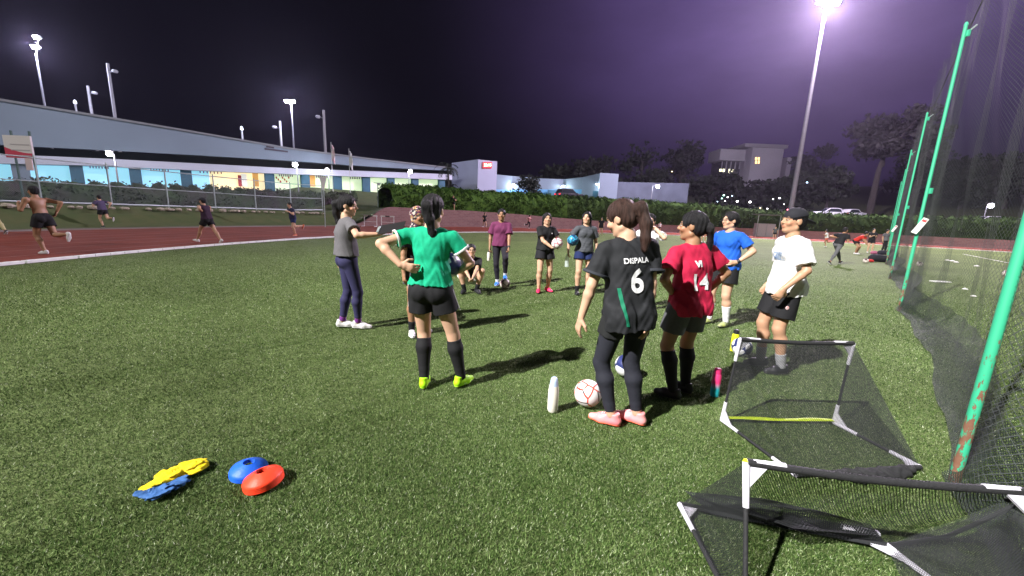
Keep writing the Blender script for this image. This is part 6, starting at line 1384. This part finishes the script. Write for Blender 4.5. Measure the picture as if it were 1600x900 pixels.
nf = empty('netting', PB[0], label='tall sagging dark net hung along the green posts', cat='net')
ends = [PB[0]-pd*7.0, PB[0]-pd*3.5]+PB
NS = [PB[0]-pd*7.0]+PB
for i in range(len(NS)-1):
    a_, b2 = NS[i], NS[i+1]; L_ = (b2-a_).length
    def PP(u, v_, a_=a_, b2=b2, i=i):
        p = a_.lerp(b2, u); z = 6.2*v_ - .35*math.sin(math.pi*u)*(v_**2); bul = .10+.30*math.sin(math.pi*u)*(1-v_)**.7*(1 if v_ > 0 else 1)+.05*math.sin(u*23+v_*4+i)+.035*math.sin(u*51-v_*9)
        bul += .10*math.exp(-v_*9)*math.sin(u*31+i)
        return p+pn*bul+Vector((0, 0, max(.006, z)))
    uv_grid('net_panel', PP, 44 if i < 3 else 24, 40 if i < 3 else 16, L_, 6.2, tall_net, nf)
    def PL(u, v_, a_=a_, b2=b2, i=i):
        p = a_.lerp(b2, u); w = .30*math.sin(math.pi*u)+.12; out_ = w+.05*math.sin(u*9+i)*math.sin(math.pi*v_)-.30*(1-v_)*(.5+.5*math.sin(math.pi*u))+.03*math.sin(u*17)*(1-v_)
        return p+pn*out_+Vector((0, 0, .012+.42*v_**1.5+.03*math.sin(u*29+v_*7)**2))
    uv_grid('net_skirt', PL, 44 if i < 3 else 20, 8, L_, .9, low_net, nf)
m = MB(); m.tube([NS[0]+pn*.3+Vector((0, 0, 6.2))]+[q+pn*.28+Vector((0, 0, 6.2)) for q in PB], .012, 6); m.build('top_cable', g_black, nf, True)
# ================================================================ LITTER OF KIT FAR AWAY
def bag(c, label, col, s=1.0, ry=0):
    F = Field(np.array(c)-.7, np.array(c)+.8, .025); c_n = np.array(c); F.put(rc(c_n+[-.22*s, 0, .13*s], c_n+[.22*s, 0, .12*s], .15*s, .13*s, .9, (0, 1, 0)), .04); F.put(rc(c_n+[-.1*s, 0, .26*s], c_n+[.12*s, 0, .24*s], .03, .03), .05); F.cut((0, 0, .005), (0, 0, -1))
    V, Fq = F.mesh(); o = np_mesh('kit_bag', V, Fq, cloth('bag%d' % int(col[0]*100), col), None, True); return tag(o, label, 'bag', 'kit lying by the far netting')
bag(gp(1372, 409), 'long black kit bag lying beside the far netting post', (.015, .015, .02), 1.3); bag(gp(1360, 409.5), 'small red bundle beside the football near the far post', (.45, .03, .03), .45)
bag(gp(1380, 398), 'dark rucksack standing by the far players', (.02, .02, .03), 1.0); bag(gp(1366, 397), 'pink bundle of kit behind the red tee player', (.4, .12, .2), .7)
mk = mat('marker_white', (.7, .7, .66), .5)
for px, py, lb in ((1267, 391, 'small white marker alone on the far turf'), (1480, 407, 'white marker beyond the net, left of three'), (1488, 408, 'white marker beyond the net, middle of three'), (1494, 410, 'white marker beyond the net, right of three'), (1526, 416, 'white marker beyond the net beneath the white line'), (1508, 452, 'tiny pale marker beyond the net near the long shadow'), (1521, 463, 'tiny pale marker beyond the net below the long shadow')):
    g = gp(px, py); m = MB(); s_ = .02+g.length*.0026; m.lathe(g, [(s_, 0), (s_*.95, s_*.2), (s_*.35, s_*.55), (s_*.2, s_*.58), (0, s_*.5)], 16); o = m.build('disc_marker', mk, None, True); tag(o, lb, 'training cone', 'white markers on the far turf')
g = gp(1469, 441); m = MB(); m.box(g+Vector((0, 0, .02)), (.5, .2, .03)); o = m.build('white_mat', mk, None, bevel=.01); tag(o, 'flat white folded sheet lying on the turf beyond the net', 'sheet')
# ================================================================ AIR
def haze():
    m = bpy.data.materials.new('night_haze'); m.use_nodes = True; t = m.node_tree; t.nodes.clear()
    o = t.nodes.new('ShaderNodeOutputMaterial'); v = t.nodes.new('ShaderNodeVolumePrincipled'); v.inputs['Color'].default_value = (.82, .74, 1.0, 1); v.inputs['Density'].default_value = .0002; v.inputs['Anisotropy'].default_value = .75
    t.links.new(v.outputs[0], o.inputs['Volume'])
    mb = MB(); mb.box((50, 100, 25), (700, 460, 62)); h = mb.build('haze', m); h['kind'] = 'stuff'; h['label'] = 'thin humid night air lit by the floodlights'; h.location = (0, 0, 0)
haze()
